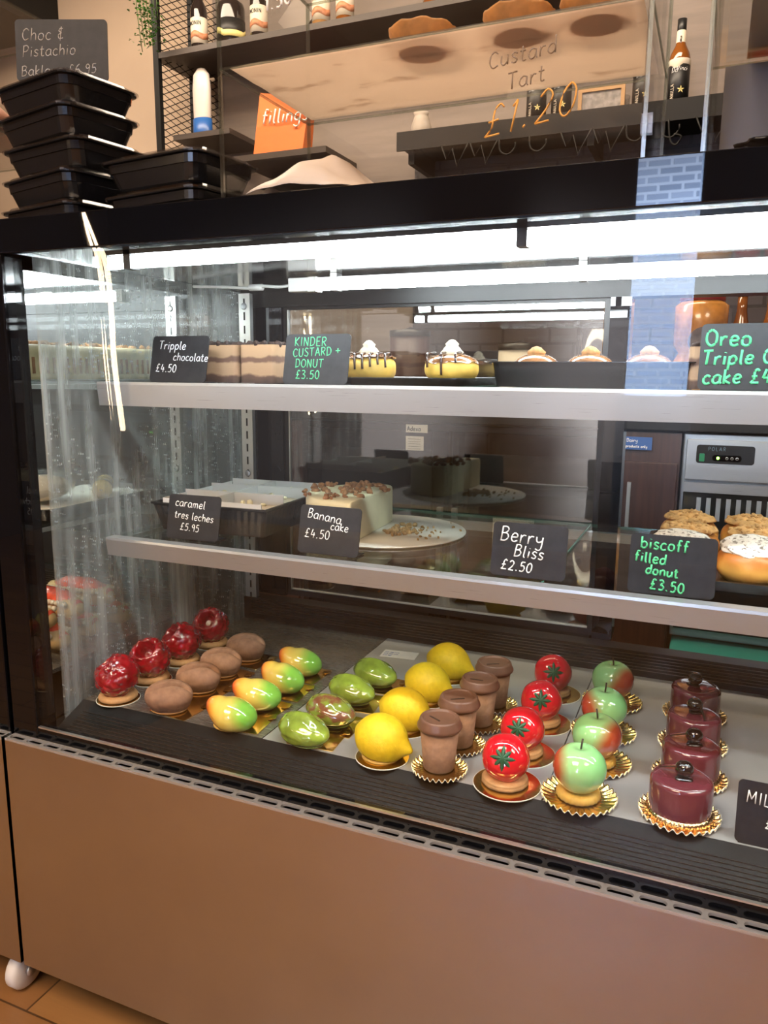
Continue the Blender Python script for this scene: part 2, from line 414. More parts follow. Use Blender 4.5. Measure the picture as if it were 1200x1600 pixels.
# ------------------------------------------------------------------ room shell
def wood_floor():
    s = NT('oak_floor'); br = s.add('ShaderNodeTexBrick'); br.offset = .5
    s.ln(s.coord((1, 1, 1)), br.inputs['Vector']); br.inputs['Scale'].default_value = 1
    br.inputs['Brick Width'].default_value = .42; br.inputs['Row Height'].default_value = .09; br.inputs['Mortar Size'].default_value = .002
    br.inputs['Color1'].default_value = (.36, .18, .06, 1); br.inputs['Color2'].default_value = (.27, .125, .042, 1); br.inputs['Mortar'].default_value = (.05, .025, .01, 1)
    f = s.noise(s.coord((3, 40, 1)), 2, 6); s.set(s.mixc(s.math('MULTIPLY', f, .5), br.outputs[0], (.15, .07, .025)), .35); return s.m
M['floor'] = wood_floor()
def brick(name, c1, c2, mo, bw, rh, ms, rough=.6, rx=True):
    s = NT(name); br = s.add('ShaderNodeTexBrick'); mp = s.add('ShaderNodeMapping'); c = s.add('ShaderNodeTexCoord')
    sp = s.add('ShaderNodeSeparateXYZ'); cb = s.add('ShaderNodeCombineXYZ'); s.ln(c.outputs['Object'], sp.inputs[0])
    s.ln(s.math('ADD', sp.outputs[0], sp.outputs[1]), cb.inputs[0]); s.ln(sp.outputs[2], cb.inputs[1]); s.ln(cb.outputs[0], br.inputs['Vector'])
    br.inputs['Scale'].default_value = 1; br.inputs['Brick Width'].default_value = bw; br.inputs['Row Height'].default_value = rh; br.inputs['Mortar Size'].default_value = ms
    for k, v in (('Color1', c1), ('Color2', c2), ('Mortar', mo)): br.inputs[k].default_value = pick(v)
    s.set(br.outputs[0], rough); s.bump(br.outputs['Fac'], -.003); return s.m
M['wallwarm'] = plain('beige_paint', (.50, .38, .275), .8, var=.05, scale=3)
M['wallgrey'] = plain('grey_wood_panel', (.22, .175, .145), .6, var=.18, scale=4, stretch=(.5, 1, 6))
M['brickdark'] = brick('dark_brick_tiles', (.050, .041, .043), (.042, .034, .037), (.022, .018, .018), .20, .066, .006, .45)
M['brickwhite'] = brick('white_painted_brick', (.62, .66, .74), (.42, .46, .54), (.92, .94, .97), .105, .036, .007)
M['roomwall'] = plain('warm_brown_room_wall', (.13, .08, .05), .8, var=.1, scale=2)
M['ceilp'] = plain('ceiling_paint', (.45, .38, .31), .9)
struct(bx(-4.4, 2.6, -4, 2.6, -.05, 0).build('floor', M['floor']))
struct(bx(-4.4, 2.6, -4, 2.6, 3.2, 3.25).build('ceiling', M['ceilp']))
struct(bx(-4.4, 2.6, 2.5, 2.6, 0, 3.2).build('wall_back', M['wallwarm']))
struct(bx(-4.5, -4.4, -4, 2.6, 0, 3.2).build('wall_left', M['roomwall']))
struct(bx(2.6, 2.7, -4, 2.6, 0, 3.2).build('wall_right', M['roomwall']))
struct(bx(-4.4, 2.6, -4.1, -4, 0, 3.2).build('wall_front', M['roomwall']))
struct(bx(-2.30, 2.6, 2.47, 2.5, 1.0, 3.2).build('wall_panelling', M['wallgrey']))
struct(bx(-1.27, 2.6, 2.455, 2.47, 1.0, 2.10).build('wall_tiles', M['brickdark']))
struct(bx(-.40, -.13, -3.25, -3.0, 1.03, 3.2).build('added_brick_pier', M['brickwhite']))  # added pier, cut to the width of the brick patch mirrored in the glass
struct(bx(-.43, -.10, -3.28, -2.97, 0, 1.03).build('added_pier_cover_1', plain('dark_pier_cover', (.03, .022, .018), .5)))  # added dark block, ends the mirrored brick patch at its lower edge
M['ledge'] = plain('satin_steel_ledge', (.50, .50, .50), .35, .6)
# ------------------------------------------------------------------ the display case
def make_case(name, label, x0, x1, full=True):
    """x0/x1 outer faces; inner side panes sit 77 mm in"""
    t = thing(name, label, 'display case', (0, 0, 0))
    ix0, ix1 = x0+.077, x1-.077
    # front panel with slotted ledge (one bent sheet)
    MB().box(x0, x1, 0, .012, .097, .5225).build('front_panel', M['panel'], t)
    p = MB()
    pitch, hw, hh, cw, zt, zb = .0372, .0156, .0062, .0186, .5265, .5225
    n = int((x1-x0)/pitch); pit = (x1-x0)/n
    yc = .0105
    N = 24
    for i in range(n):
        cx = x0+(i+.5)*pit; inn = []; outr = []
        for k in range(N):
            a = 2*pi*k/N+.13; dx, dy = cos(a), sin(a)
            sx = (hw-hh)*(1 if dx > 0 else -1) if abs(dx) > 1e-6 else 0
            inn.append((cx+sx+hh*dx, yc+hh*dy))
            m = max(abs(dx)/(pit/2), abs(dy)/yc); outr.append((cx+dx/m, yc+dy/m))
        v = [(a, b, z) for z in (zt, zb) for ring in (inn, outr) for a, b in ring]; f = []
        for k in range(N):
            k2 = (k+1) % N
            f += [(k, k2, N+k2, N+k), (2*N+k, 3*N+k, 3*N+k2, 2*N+k2), (k, 2*N+k, 2*N+k2, k2)]
        # fill the cell's corner gaps
        p.raw(v, f)
        p.raw([(cx-pit/2, 0, zt), (cx-pit/2+.004, 0, zt), (cx-pit/2, .004, zt)], [(0, 1, 2)])
    p.box(x0, x1, -.0003, .0006, zb, zt+.0002); p.box(x0, x1, .0195, .021, zb, zt+.0002)
    p.build('slotted_ledge', M['ledge'], t)
    bx(x0+.03, x1-.03, .06, .70, .03, .11).build('plinth', M['blackm'], t)
    bx(x0, x1, .021, .70, .097, .512).build('base_body', M['blackm'], t)
    bx(x0, x1, .020, .034, .513, .547).build('bottom_strip', M['black'], t)
    bx(ix0-.02, ix1+.02, .0185, .0235, .547, .5495).build('bottom_edging', M['galv'], t)
    # posts
    for a, b in ((x0, x0+.055), (x1-.055, x1)):
        bx(a, b, .018, .06, .5268, 1.2985).build('corner_post', M['black'], t, bevel=.003)
        bx(a, b, .62, .70, .512, 1.30).build('corner_post', M['blackm'], t, bevel=.003)
    bx(x0, x1, .016, .03, 1.2985, 1.347).build('top_band', M['black'], t, bevel=.0015)
    bx(x0, x1, .03, .70, 1.335, 1.345).build('top_panel', M['blackm'], t)
    bx(x0, x1, .64, .70, 1.268, 1.335).build('back_header', M['blackm'], t)
    bx(ix0-.01, ix1+.01, .035, .64, 1.300, 1.304).build('interior_ceiling', M['ceil'], t)
    bx(x0+.055, x1-.055, .0195, .0255, .5495, 1.2985).build('front_glass', M['glass'], t)
    for a, mm in ((ix0-.004, M['fogglass']), (ix1, M['glass'])):
        bx(a, a+.004, .06, .62, .548, 1.299).build('side_pane', mm, t)
    # grilles
    g = MB()
    g.raw([(ix0, .036, .542), (ix1, .036, .542), (ix1, .082, .5605), (ix0, .082, .5605), (ix0, .1, .5685), (ix1, .1, .5685)], [(0, 1, 2, 3), (3, 2, 5, 4)])
    g.box(ix0, ix1, .034, .098, .53, .541)
    g = g.build('front_grille', M['grille'], t)
    b = MB()
    for k in range(7):
        u = .10+.8*k/6; y = .036+.046*u; z = .542+.0185*u; b.box(ix0+.02, ix1-.02, y-.0005, y+.0005, z-.0002, z+.0012)
    b.build('grille_bars', M['grline'], g)
    g = bx(ix0, ix1, .602, .64, .53, .618).build('back_grille', M['grille'], t)
    b = MB()
    for k in range(6): b.box(ix0+.02, ix1-.02, .600, .6025, .5815+.006*k, .5822+.006*k)
    b.build('grille_bars', M['grline'], g)
    # uprights
    for xx in ((ix0+.003, ix0+.031), (ix1-.031, ix1-.003)):
        u = bx(xx[0], xx[1], .606, .618, .60, 1.295).build('shelf_upright', M['galv'], t)
        s = MB(); xm = (xx[0]+xx[1])/2
        for k in range(24): s.box(xm-.0018, xm+.0018, .6053, .607, .612+.0285*k, .629+.0285*k)
        s.build('slots', M['blackm'], u)
        for z in (.700, .905, 1.135, 1.268): MB().lathe([(0, 0), (.0065, 0), (.0075, .001), (.0055, .0022), (0, .002)], 14, mat=Matrix.Translation((xm, .6055, z)) @ Matrix.Rotation(rad(90), 4, 'X')).build('screw', M['steel'], u)
    # shelves
    for zt, th, gx in ((.844, .031, ix0+.766), (1.110, .038, ix0+.9)):
        sh = MB().box(ix0+.015, gx-.002, .172, .650, zt-.006, zt).box(gx+.002, ix1-.015, .172, .650, zt-.006, zt).build('glass_shelf', M['shelfglass'], t)
        e = MB(); a = .171
        e.prism([(a-.010, zt-.003), (a-.009, zt+.0012), (a+.012, zt+.0012), (a+.012, zt), (a-.006, zt-.0005), (a-.002, zt-th), (a-.006, zt-th)], ix0+.013, ix1-.013, 'x')
        e.build('edge_trim', M['steel'], sh)
        MB().box(gx-.0015, gx+.0015, .172, .65, zt-.0055, zt+.0003).box(ix0+.015, ix1-.015, .6502, .6512, zt-.006, zt).build('ground_edge', M['glassedge'], sh)
        bx(ix0+.03, ix1-.03, .608, .622, zt-.024, zt-.0075).build('support_rail', M['galv'], sh)
        for xx in (ix0+.012, ix1-.018): MB().prism([(.19, zt-.007), (.606, zt-.007), (.606, zt-.05), (.45, zt-.02), (.19, zt-.014)], xx, xx+.006, 'x').build('bracket', M['galv'], sh)
    # light tubes
    def tube(xa, xb, y, z, r, drop):
        lt = MB().lathe([(0, 0), (r, 0), (r, xb-xa), (0, xb-xa)], 16, smooth=True, mat=Matrix.Translation((xa, y, z)) @ Matrix.Rotation(rad(90), 4, 'Y')).build('light_tube', M['led'], t)
        for xe in (xa, xb): bx(xe-.010, xe+.006, y-r-.002, y+r+.002, z-r-.002, z+r+.004).build('end_cap', M['white'] if drop else M['blackm'], lt)
        k = (-.212 if not drop else -.2) if full else xb-.35
        for xe in (xa+.04, k): bx(xe-.006, xe+.006, y-r-.0015, y+r+.0015, z-r-.0015, 1.2995).build('clip', M['galv'] if drop else M['blackm'], lt)
        bx(xa-.02, xb+.02, y-(r*.8 if drop else .010), y+(r*.8 if drop else .024), z+r*.9+(0 if drop else .002), z+r*1.3+(0 if drop else .005)).build('backing_strip', M['galv'] if drop else M['blackm'], lt)  # front tube's strip widened and blackened to block its reflection in the ceiling
        return lt
    if full:
        tube(-.81, .88, .047, 1.280, .0085, False)
        lt = tube(-.665, .88, .40, 1.281, .0095, True)
        bx(-.715, -.674, .388, .412, 1.270, 1.294).build('driver_box', M['white'], lt, bevel=.002)
        MB().tube(catmull([(-.715, .40, 1.283), (-.74, .40, 1.281), (-.78, .405, 1.284), (-.80, .41, 1.281), (-.87, .42, 1.287), (-.95, .43, 1.292)], 5), .0028).lathe([(.0, 0), (.006, .002), (.006, .03), (0, .034)], 10, mat=Matrix.Translation((-.81, .409, 1.2825)) @ Matrix.Rotation(rad(90), 4, 'Y')).build('cable', M['white'], lt)
    else:
        lt = tube(ix0+.2, ix1-.012, .45, 1.281, .0095, True)
        tube(ix0+.2, ix1-.25, .047, 1.280, .0085, False)
    return t
case = make_case('display_case', 'large glass fronted pastry display case with brushed steel lower panel', -1.044, 1.04)
# deck trays of the main case: lift-out metal sheets
for a, b, lb, m in ((-.965, -.607, 'dark steel deck sheet under the raspberry and mango desserts', 'deckdark'), (-.605, -.172, 'steel deck sheet under the lemon and cup desserts', 'deck'), (-.170, .30, 'steel deck sheet under the apple and plum desserts', 'deck')):
    o = bx(a, b, .1, .601, .563, .569).build('deck_sheet', M[m]); o.location = (0, 0, 0); tag(o, lb, 'metal sheet', 'deck sheets of the case')
bx(.302, .963, .1, .601, .563, .569).build('deck_plate', M['deck'], case)
# back doors
def back_door(x0, x1, y, nm='sliding_door'):
    d = bx(x0+.012, x1-.012, y+.004, y+.008, .634, 1.262).build(nm, M['door_glass'], case)
    MB().box(x0, x0+.010, y, y+.012, .620, 1.268).box(x1-.010, x1, y, y+.012, .620, 1.268).box(x0+.010, x1-.010, y, y+.012, .620, .633).box(x0+.010, x1-.010, y, y+.012, 1.262, 1.268).build('door_frame', M['blackm'], d)
    MB().box(x0+.010, x0+.012, y-.0005, y+.0085, .633, 1.262).box(x0+.01, x1-.01, y-.0005, y+.0085, .633, .635).build('edge_strip', M['galv'], d)
    return d
back_door(-.880, -.188, .652)
bx(-.967, -.882, .645, .675, .618, 1.268).build('back_stile', M['black'], case)
bx(-.187, -.150, .640, .690, .618, 1.268).build('back_stile', M['black'], case)
bx(.50, .967, .645, .675, .618, 1.268).build('back_stile', M['black'], case)
# neighbouring case on the left
case2 = make_case('display_case', 'second display case at the left edge, seen through the misted side pane', -2.9, -1.052, False)
bx(-2.82, -1.13, .1, .601, .555, .563).build('deck_plate', M['deckdark'], case2)
bx(-2.82, -1.13, .645, .66, .55, 1.3).build('back_panel', M['blackm'], case2)
c = MB().lathe([(0, -.014), (.030, -.014), (.036, -.008), (.036, .008), (.030, .014), (0, .014)], 24, mat=Matrix.Translation((-1.10, .045, .037)) @ Matrix.Rotation(rad(90), 4, 'Y')).build('caster', M['white'], case2)
MB().box(-1.118, -1.082, .03, .06, .074, .097).build('fork', M['galv'], c); MB().lathe([(0, 0), (.010, 0), (.010, .006), (0, .006)], 12, mat=Matrix.Translation((-1.086, .045, .037)) @ Matrix.Rotation(rad(90), 4, 'Y')).build('axle', M['galv'], c)

# ------------------------------------------------------------------ desserts on the deck
ZD = .569
ORD = ['nearest the front glass', 'second from the front glass', 'third from the front glass', 'farthest from the front glass']
def copies(first, pts, labels, rz=None):
    out = [first]; first.location = pts[0]; first['label'] = labels[0]
    if rz: first.rotation_euler = (0, 0, rz[0])
    for i in range(1, len(pts)):
        out.append(dup(first, pts[i], rz[i] if rz else None, labels[i]))
    return out
# --- boards
def round_board(R, mat, rim):
    t = thing('cake_board', '', 'cake board')
    MB().lathe([(0, 0), (R, 0), (R, .0012), (0, .0012)], 40, smooth=False).build('disc', mat, t)
    MB().lathe([(R-.0002, 0), (R+.0005, 0), (R+.0005, .0013), (R-.0006, .0014), (R-.0006, .0012)], 40).build('pale_edge', rim, t)
    return t
def doily(mat, R=.049):
    t = thing('gold_doily', '', 'cake doily')
    def fn(r, z, a):
        k = max(0, (r-.026)/(R-.026)); return r*(1+.012*k*cos(30*a)), z+.0028*k*cos(30*a)+.004*k*k
    MB().lathe([(0, .001)]+[(R*q, .001) for q in (.3, .5)]+[(R*q, .0012) for q in (.56, .62, .68, .74, .8, .86, .91)]+[(R*.96, .0014), (R, .0012)], 180, fn).build('fluted_foil', mat, t, solid=.0007)
    def fr(r, z, a): return r*(1+.012*cos(30*a)), z+.0028*cos(30*a)+.004
    MB().lathe([(R-.0010, .0008), (R-.0010, .0018), (R+.0005, .0018), (R+.0005, .0008), (R-.0010, .0008)], 180, fr).build('pale_edge', M['goldrim'], t)
    return t
def gold_card(wd=.078, dp=.074):
    t = thing('gold_card', '', 'cake card')
    MB().prism(rrect(wd, dp, .003), 0, .0012).build('card', M['gold'], t)
    MB().prism([(-.008, 0), (.008, 0), (.012, .016), (-.004, .016)], .0013, .0022).build('pull_tab', M['goldrim'] if False else M['gold'], t, loc=(wd*.36, dp*.28, 0), rot=(rad(14), 0, rad(-70)))
    return t
BH = .0014
# --- raspberries
def raspberry():
    t = thing('raspberry_dessert', '', 'dessert')
    prof = catmull([(0, .004), (.008, .005), (.0125, .012), (.0148, .021), (.0180, .0285), (.0235, .0280), (.0300, .0205), (.0345, .008), (.0352, -.005), (.0310, -.018), (.0225, -.027), (.0100, -.0315), (0, -.032)], 6)
    def fn(d):
        th = math.acos(max(-1, min(1, d.z)))/pi*(len(prof)-1); i0 = min(int(th), len(prof)-2); f_ = th-i0
        rr = max(0, prof[i0][0]*(1-f_)+prof[i0+1][0]*f_); z = prof[i0][1]*(1-f_)+prof[i0+1][1]*f_
        h = math.hypot(d.x, d.y); p = Vector((d.x/h*rr, d.y/h*rr, z)) if h > 1e-6 else Vector((0, 0, z))
        vd = noise.voronoi(p*75)[0]; n = .0030*min(1, (vd[1]-vd[0])*1.6)+.0016*noise.noise(p*90)
        o_ = Vector((p.x, p.y, p.z*.8)); return p+(o_.normalized()*n if o_.length > 1e-6 else Vector())
    b = MB().ball(fn, 90, 72).build('glazed_berry', M['rasp'], t, loc=(0, 0, .0395), rot=(rad(30), 0, rad(15)))
    MB().lathe([(0, 0), (.032, 0), (.033, .002), (.033, .005), (.031, .008), (.026, .010), (0, .010)], 36).build('biscuit_base', M['bisc'], t)
    return t
r = raspberry()
RP = [(-.916, .128, ZD+BH), (-.921, .218, ZD+BH), (-.927, .315, ZD+BH), (-.937, .418, ZD+BH)]
RP = [(x+.001+(0, .002, .004, .009)[i], y, z) for i, (x, y, z) in enumerate(RP)]
tag(r, '', 'dessert', 'row of raspberry desserts')
rs = copies(r, RP, ['glossy red hollow raspberry dessert in the left row, '+o for o in ORD])
for q, (a, b_) in zip(rs, ((rad(38), rad(-58)), (rad(36), rad(12)), (rad(46), rad(-38)), (rad(48), rad(10)))):
    for ch in q.children:
        if ch.name.startswith('glazed'): ch.rotation_euler = (a, 0, b_)
bd = round_board(.0365, M['gold'], M['goldrim']); bd['group'] = 'round gold boards under the raspberries'
copies(bd, [(x+.002, y-.002, ZD) for x, y, z in RP], ['round gold board under the raspberry dessert '+o for o in ORD])
# --- coffee beans
def bean():
    t = thing('coffee_bean_dessert', '', 'dessert')
    def fn(d):
        x, y, z = d.x*.0400, d.y*.0310, d.z*.0235
        if z < 0:
            k = max(0, -d.z); h = math.hypot(d.x, d.y)+1e-6; rr = 1-.38*k**1.6; x = x/h*rr*min(1, h*3.2)*1.0; y = y/h*rr*min(1, h*3.2); z = -.026*min(1, k*1.15)
        if d.z > 0:
            yc = y-.004*sin(d.x*2.6); z -= .0100*math.exp(-(yc/.0042)**2)*max(0, 1-abs(d.x)**6)
        p = Vector((x, y, z)); return p*(1+.02*noise.noise(d*3))
    MB().ball(fn, 80, 60).build('cocoa_dome', M['bean'], t, loc=(0, 0, .0262), rot=(rad(14), 0, 0))
    MB().lathe([(0, 0), (.024, 0), (.026, .002), (.025, .004), (0, .004)], 30, mat=Matrix.Diagonal((1.15, .85, 1, 1))).build('caramel_foot', M['beanbot'], t)
    return t
b = bean(); tag(b, '', 'dessert', 'row of coffee bean desserts')
BP = [(-.801, .122, ZD+BH), (-.806, .210, ZD+BH), (-.812, .287, ZD+BH), (-.814, .374, ZD+BH)]
copies(b, BP, ['brown cocoa dusted coffee bean dessert, '+o for o in ORD], [rad(22), rad(20), rad(14), rad(10)])
gc = gold_card(); gc['group'] = 'gold cards under the coffee beans'
copies(gc, [(x+.012, max(y, .140), ZD) for x, y, z in BP], ['square gold card under the coffee bean dessert '+o for o in ORD], [rad(-6), rad(-3), rad(-8), rad(-4)])
# --- mangoes
def mango():
    t = thing('mango_dessert', '', 'dessert')
    def fn(d):
        x, y, z = d.x*.0445, d.y*.0310, d.z*.0275
        k = d.x
        z += .006*max(0, -k)**1.5*1.2-.0012*math.exp(-((k+.35)/.2)**2)*(2 if d.z > 0 else 0)
        s = 1-.30*max(0, -k)**1.2+.05*max(0, k)
        y *= s; z = z*s if d.z < 0 else z*(1-.14*max(0, -k))
        if z < -.017: z = -.017-(-.017-z)*.25
        return Vector((x, y+.004*k*k, z))
    MB().ball(fn, 56, 36).build('glazed_mango', M['mango'], t, loc=(0, 0, .0215), rot=(0, rad(8), 0))
    MB().lathe([(0, 0), (.022, 0), (.0235, .002), (.0235, .003), (.020, .004), (0, .004)], 30, mat=Matrix.Diagonal((1.2, .9, 1, 1))).build('glaze_foot', M['biscy'], t)
    return t
m = mango(); tag(m, '', 'dessert', 'row of mango desserts')
MP = [(-.673, .112, ZD+BH), (-.676, .192, ZD+BH), (-.674, .272, ZD+BH), (-.682, .352, ZD+BH)]
copies(m, MP, ['yellow, red and green glazed mango dessert, '+o for o in ORD], [rad(4), rad(10), rad(-6), rad(2)])
gc = gold_card(); gc['group'] = 'gold cards under the mangoes'
copies(gc, [(x+.012, max(y, .140), ZD) for x, y, z in MP], ['square gold card under the mango dessert '+o for o in ORD], [rad(5), rad(-4), rad(3), rad(-2)])
# --- pistachio pods
def pist():
    t = thing('pistachio_dessert', '', 'dessert')
    def fn(d):
        k = d.x; s = (1-.20*abs(k)**2.5)
        x, y, z = k*.0475, d.y*.0310*s, d.z*.0245*s
        if d.z > 0: z += .0038*math.exp(-(d.y/.28)**2)*(1-abs(k)**2)+.0016*noise.noise(d*3.6)
        y += .0016*noise.noise(d*3+Vector((5, 0, 0)))
        if z < -.015: z = -.015-(-.015-z)*.25
        return Vector((x, y, z*(1-.12*k)))
    MB().ball(fn, 60, 40).build('glazed_pod', M['pist'], t, loc=(0, 0, .0190))
    MB().lathe([(0, 0), (.022, 0), (.024, .002), (.026, .003), (.022, .004), (0, .004)], 30, mat=Matrix.Diagonal((1.35, .9, 1, 1))).build('glaze_foot', M['pist'], t)
    return t
g = pist(); tag(g, '', 'dessert', 'row of pistachio desserts')
GP = [(-.540, .114, ZD+BH), (-.533, .190, ZD+BH), (-.538, .280, ZD+BH), (-.531, .365, ZD+BH)]
gs = copies(g, GP, ['glossy green pistachio pod dessert, nearest the front glass', 'green pistachio pod dessert with brown streaks, second from the front glass', 'glossy green pistachio pod dessert, third from the front glass', 'glossy green pistachio pod dessert, farthest from the front glass'], [rad(-14), rad(-12), rad(-14), rad(-16)])
for ch in gs[1].children:
    if ch.name.startswith('glazed'):
        ch.data = ch.data.copy(); ch.data.materials[0] = M['pistb']
gc = gold_card(); gc['group'] = 'gold cards under the pistachio pods'
copies(gc, [(x+.012, max(y, .140), ZD) for x, y, z in GP], ['square gold card under the pistachio pod dessert '+o for o in ORD], [rad(4), rad(0), rad(6), rad(-2)])
# --- lemons
def lemon():
    t = thing('lemon_dessert', '', 'dessert')
    def fn(d):
        x = d.x*.0420; rr = .0365*(1-.10*abs(d.x)**3)
        y, z = d.y*rr, d.z*rr
        nb = max(0, d.x); tip = math.exp(-((1-nb)/.045)**1.0) if nb > 0 else 0
        x += .011*tip; 
        if d.x < 0: x -= .003*math.exp(-((1+d.x)/.05))
        if z < -.020: z = -.020-(abs(z)-.020)*.30
        return Vector((x, y, z))
    MB().ball(lambda d: (lambda p: Vector((p.z, p.y, p.x)))(fn(Vector((d.z, d.y, d.x)))) if False else fn(Vector((d.z, d.y, -d.x))), 56, 48).build('lemon_shell', M['lemon'], t, loc=(0, 0, .0262), rot=(0, rad(8), 0))
    MB().lathe([(0, 0), (.030, 0), (.029, .001), (.028, .0035), (0, .0035)], 32).build('biscuit_base', M['biscy'], t)
    return t
l = lemon(); tag(l, '', 'dessert', 'row of lemon desserts')
LP = [(-.415, .125, ZD+BH), (-.419, .228, ZD+BH), (-.422, .345, ZD+BH), (-.420, .455, ZD+BH)]
copies(l, LP, ['yellow velvet lemon dessert, '+o for o in ORD], [rad(-8), rad(-4), rad(-10), rad(-6)])
bd = round_board(.040, M['gold'], M['goldrim']); bd['group'] = 'round gold boards under the lemons'
copies(bd, [(x+.003, y-.003, ZD) for x, y, z in LP], ['round gold board under the lemon dessert '+o for o in ORD])
# --- cups
def cup():
    t = thing('chocolate_cup_dessert', '', 'dessert')
    MB().lathe([(0, 0), (.0215, 0), (.0225, .0015), (.0245, .022), (.0248, .0235), (.0245, .025), (.0285, .066), (0, .066)], 40).build('cup_body', M['cup'], t)
    ld = MB().lathe([(.0285, .0635), (.0315, .0640), (.0325, .066), (.0322, .069), (.0300, .0725), (.0290, .0775), (.0275, .0800), (.0258, .0805), (.0245, .0795), (.0235, .0775), (.0225, .0772), (0, .0772)], 40).build('lid', M['cuplid'], t)
    MB().prism(rrect(.022, .0028, .0013, 4, -.004, -.006), .0772, .0778, rot=Matrix.Rotation(rad(-18), 3, 'Z')).build('sip_slot', M['stem'], ld)
    return t
c = cup(); c.scale = (1, 1, .96); tag(c, '', 'dessert', 'row of chocolate cup desserts')
CP = [(-.325, .125, ZD+.0022), (-.322, .206, ZD+.0022), (-.313, .288, ZD+.0022), (-.310, .366, ZD+.0022)]
cs = copies(c, CP, ['brown chocolate takeaway cup dessert with lid, '+o for o in ORD], [rad(-12), rad(50), rad(20), rad(48)])
dl = doily(M['golddoily'], .040); dl['group'] = 'gold doilies under the chocolate cups'
copies(dl, [(x+.003, y-.006, ZD) for x, y, z in CP], ['fluted gold doily under the chocolate cup dessert '+o for o in ORD])
# --- tomatoes
def tomato():
    t = thing('tomato_dessert', '', 'dessert')
    def fn(d):
        r = .0325; th = math.acos(max(-1, min(1, d.z))); a = math.atan2(d.y, d.x)
        rr = r*(1-.10*math.exp(-(th/.35)**2))*(1+.012*cos(5*a)*sin(th)**2)
        return Vector((d.x*rr*1.02, d.y*rr*1.02, d.z*rr*.93))
    tm = MB().ball(fn, 48, 32).build('glazed_tomato', M['tom'], t, loc=(0, 0, .0355), rot=(rad(66), 0, rad(4)))
    cx = MB()
    for k in range(8):
        a = 2*pi*k/8; L = .0190 if k % 2 else .0205
        def pf(u, v, a=a, L=L):
            wv = .0027*sin(pi*min(1, u*.93+.07))**.8; s = (v-.5)*2
            x = L*u; y = s*wv; z = .0300-.0078*u*u+.0012*(1-s*s)
            return (x*cos(a)-y*sin(a), x*sin(a)+y*cos(a), z)
        cx.grid(pf, 8, 4)
    cx.lathe([(0, .0312), (.003, .0308), (.0035, .0292)], 10)
    cx.build('calyx', M['calyx'], tm, solid=.0014)
    MB().lathe([(0, 0), (.0315, 0), (.0325, .0015), (.0325, .0045), (.031, .0055), (.0315, .0065), (.030, .0085), (.024, .010), (0, .010)], 36, lambda r, z, a: (r*(1+.012*cos(24*a)), z)).build('biscuit_base', M['bisc'], t)
    return t
tm = tomato(); tag(tm, '', 'dessert', 'row of tomato desserts')
TP = [(-.228, .126, ZD+BH), (-.227, .222, ZD+BH), (-.222, .335, ZD+BH), (-.227, .460, ZD+BH)]
ts = copies(tm, TP, ['shiny red tomato dessert with green star leaf, '+o for o in ORD], [rad(0), rad(-6), rad(4), rad(8)])
bd = round_board(.047, M['gold'], M['goldrim']); bd['group'] = 'round gold boards under the tomatoes'
copies(bd, [(x+.004, y-.004, ZD) for x, y, z in TP], ['round gold board under the tomato dessert '+o for o in ORD])
# --- apples
def apple():
    t = thing('apple_dessert', '', 'dessert')
    def fn(d):
        th = math.acos(max(-1, min(1, d.z))); r = .0335*(1+.05*sin(th)-.16*math.exp(-(th/.30)**2)-.06*math.exp(-((pi-th)/.5)**2))
        s = 1+.06*cos(th); return Vector((d.x*r*s, d.y*r*s, d.z*r*.98))
    ap = MB().ball(fn, 48, 36).build('glazed_apple', M['applegr'], t, loc=(0, 0, .0395))
    MB().tube([(0, 0, .024), (.0008, 0, .032), (.0022, .0006, .042)], .0013, 6).build('stalk', M['stem'], ap)
    MB().lathe([(0, 0), (.0275, 0), (.029, .002), (.0285, .007), (.026, .0105), (0, .0105)], 72, lambda r, z, a: (r*(1+.025*cos(24*a)), z)).build('biscuit_base', M['biscy'], t)
    return t
ap = apple(); tag(ap, '', 'dessert', 'row of apple desserts')
AP = [(-.128, .128, ZD+.0022), (-.120, .233, ZD+.0022), (-.123, .335, ZD+.0022), (-.124, .458, ZD+.0022)]
aps = copies(ap, AP, ['green apple dessert with red left cheek, nearest the front glass', 'green apple dessert with red right cheek, second from the front glass', 'green apple dessert with broad red cheek, third from the front glass', 'green apple dessert with red right cheek, farthest from the front glass'], [rad(20), rad(175), rad(40), rad(165)])
dl = doily(M['golddoily'], .050); dl['group'] = 'gold doilies under the apples'
copies(dl, [(x+.001, y-.002, ZD) for x, y, z in AP], ['fluted gold doily under the apple dessert '+o for o in ORD])
# --- plum glazed cakes
def plum():
    t = thing('plum_glazed_cake', '', 'dessert')
    R = .0385
    MB().lathe([(0, .002), (R, .002), (R+.0006, .006), (R, .046), (R-.0012, .0495), (R-.004, .0518), (R-.009, .0525), (0, .0525)], 48).build('glazed_drum', M['plum'], t)
    MB().lathe([(R-.004, 0), (R+.002, .0), (R+.0035, .005), (R+.001, .010), (R-.004, .010), (R-.004, 0)], 108, lambda r, z, a: (r*(1+.02*cos(36*a)) if r > R else r, z)).build('nut_fringe', M['bronze'], t)
    ch = MB().ball(lambda d: Vector((d.x*.0115, d.y*.0115, d.z*.0108*(1-.12*math.exp(-((1-d.z)/.08))))), 28, 20).build('black_cherry', M['cherry'], t, loc=(.002, -.002, .0645))
    MB().lathe([(0, 0), (.011, 0), (.010, .002), (0, .003)], 20, lambda r, z, a: (r*(1+.15*cos(3*a+1)), z)).build('syrup_pool', M['cherry'], t, loc=(.002, -.004, .0524))
    MB().box(-.0012, .0012, -.017, .017, -.0006, .0006).build('chocolate_stick', M['stem'], t, loc=(-.015, .002, .062), rot=(rad(-25), 0, rad(58)))
    return t
pl = plum(); tag(pl, '', 'dessert', 'row of plum glazed cakes')
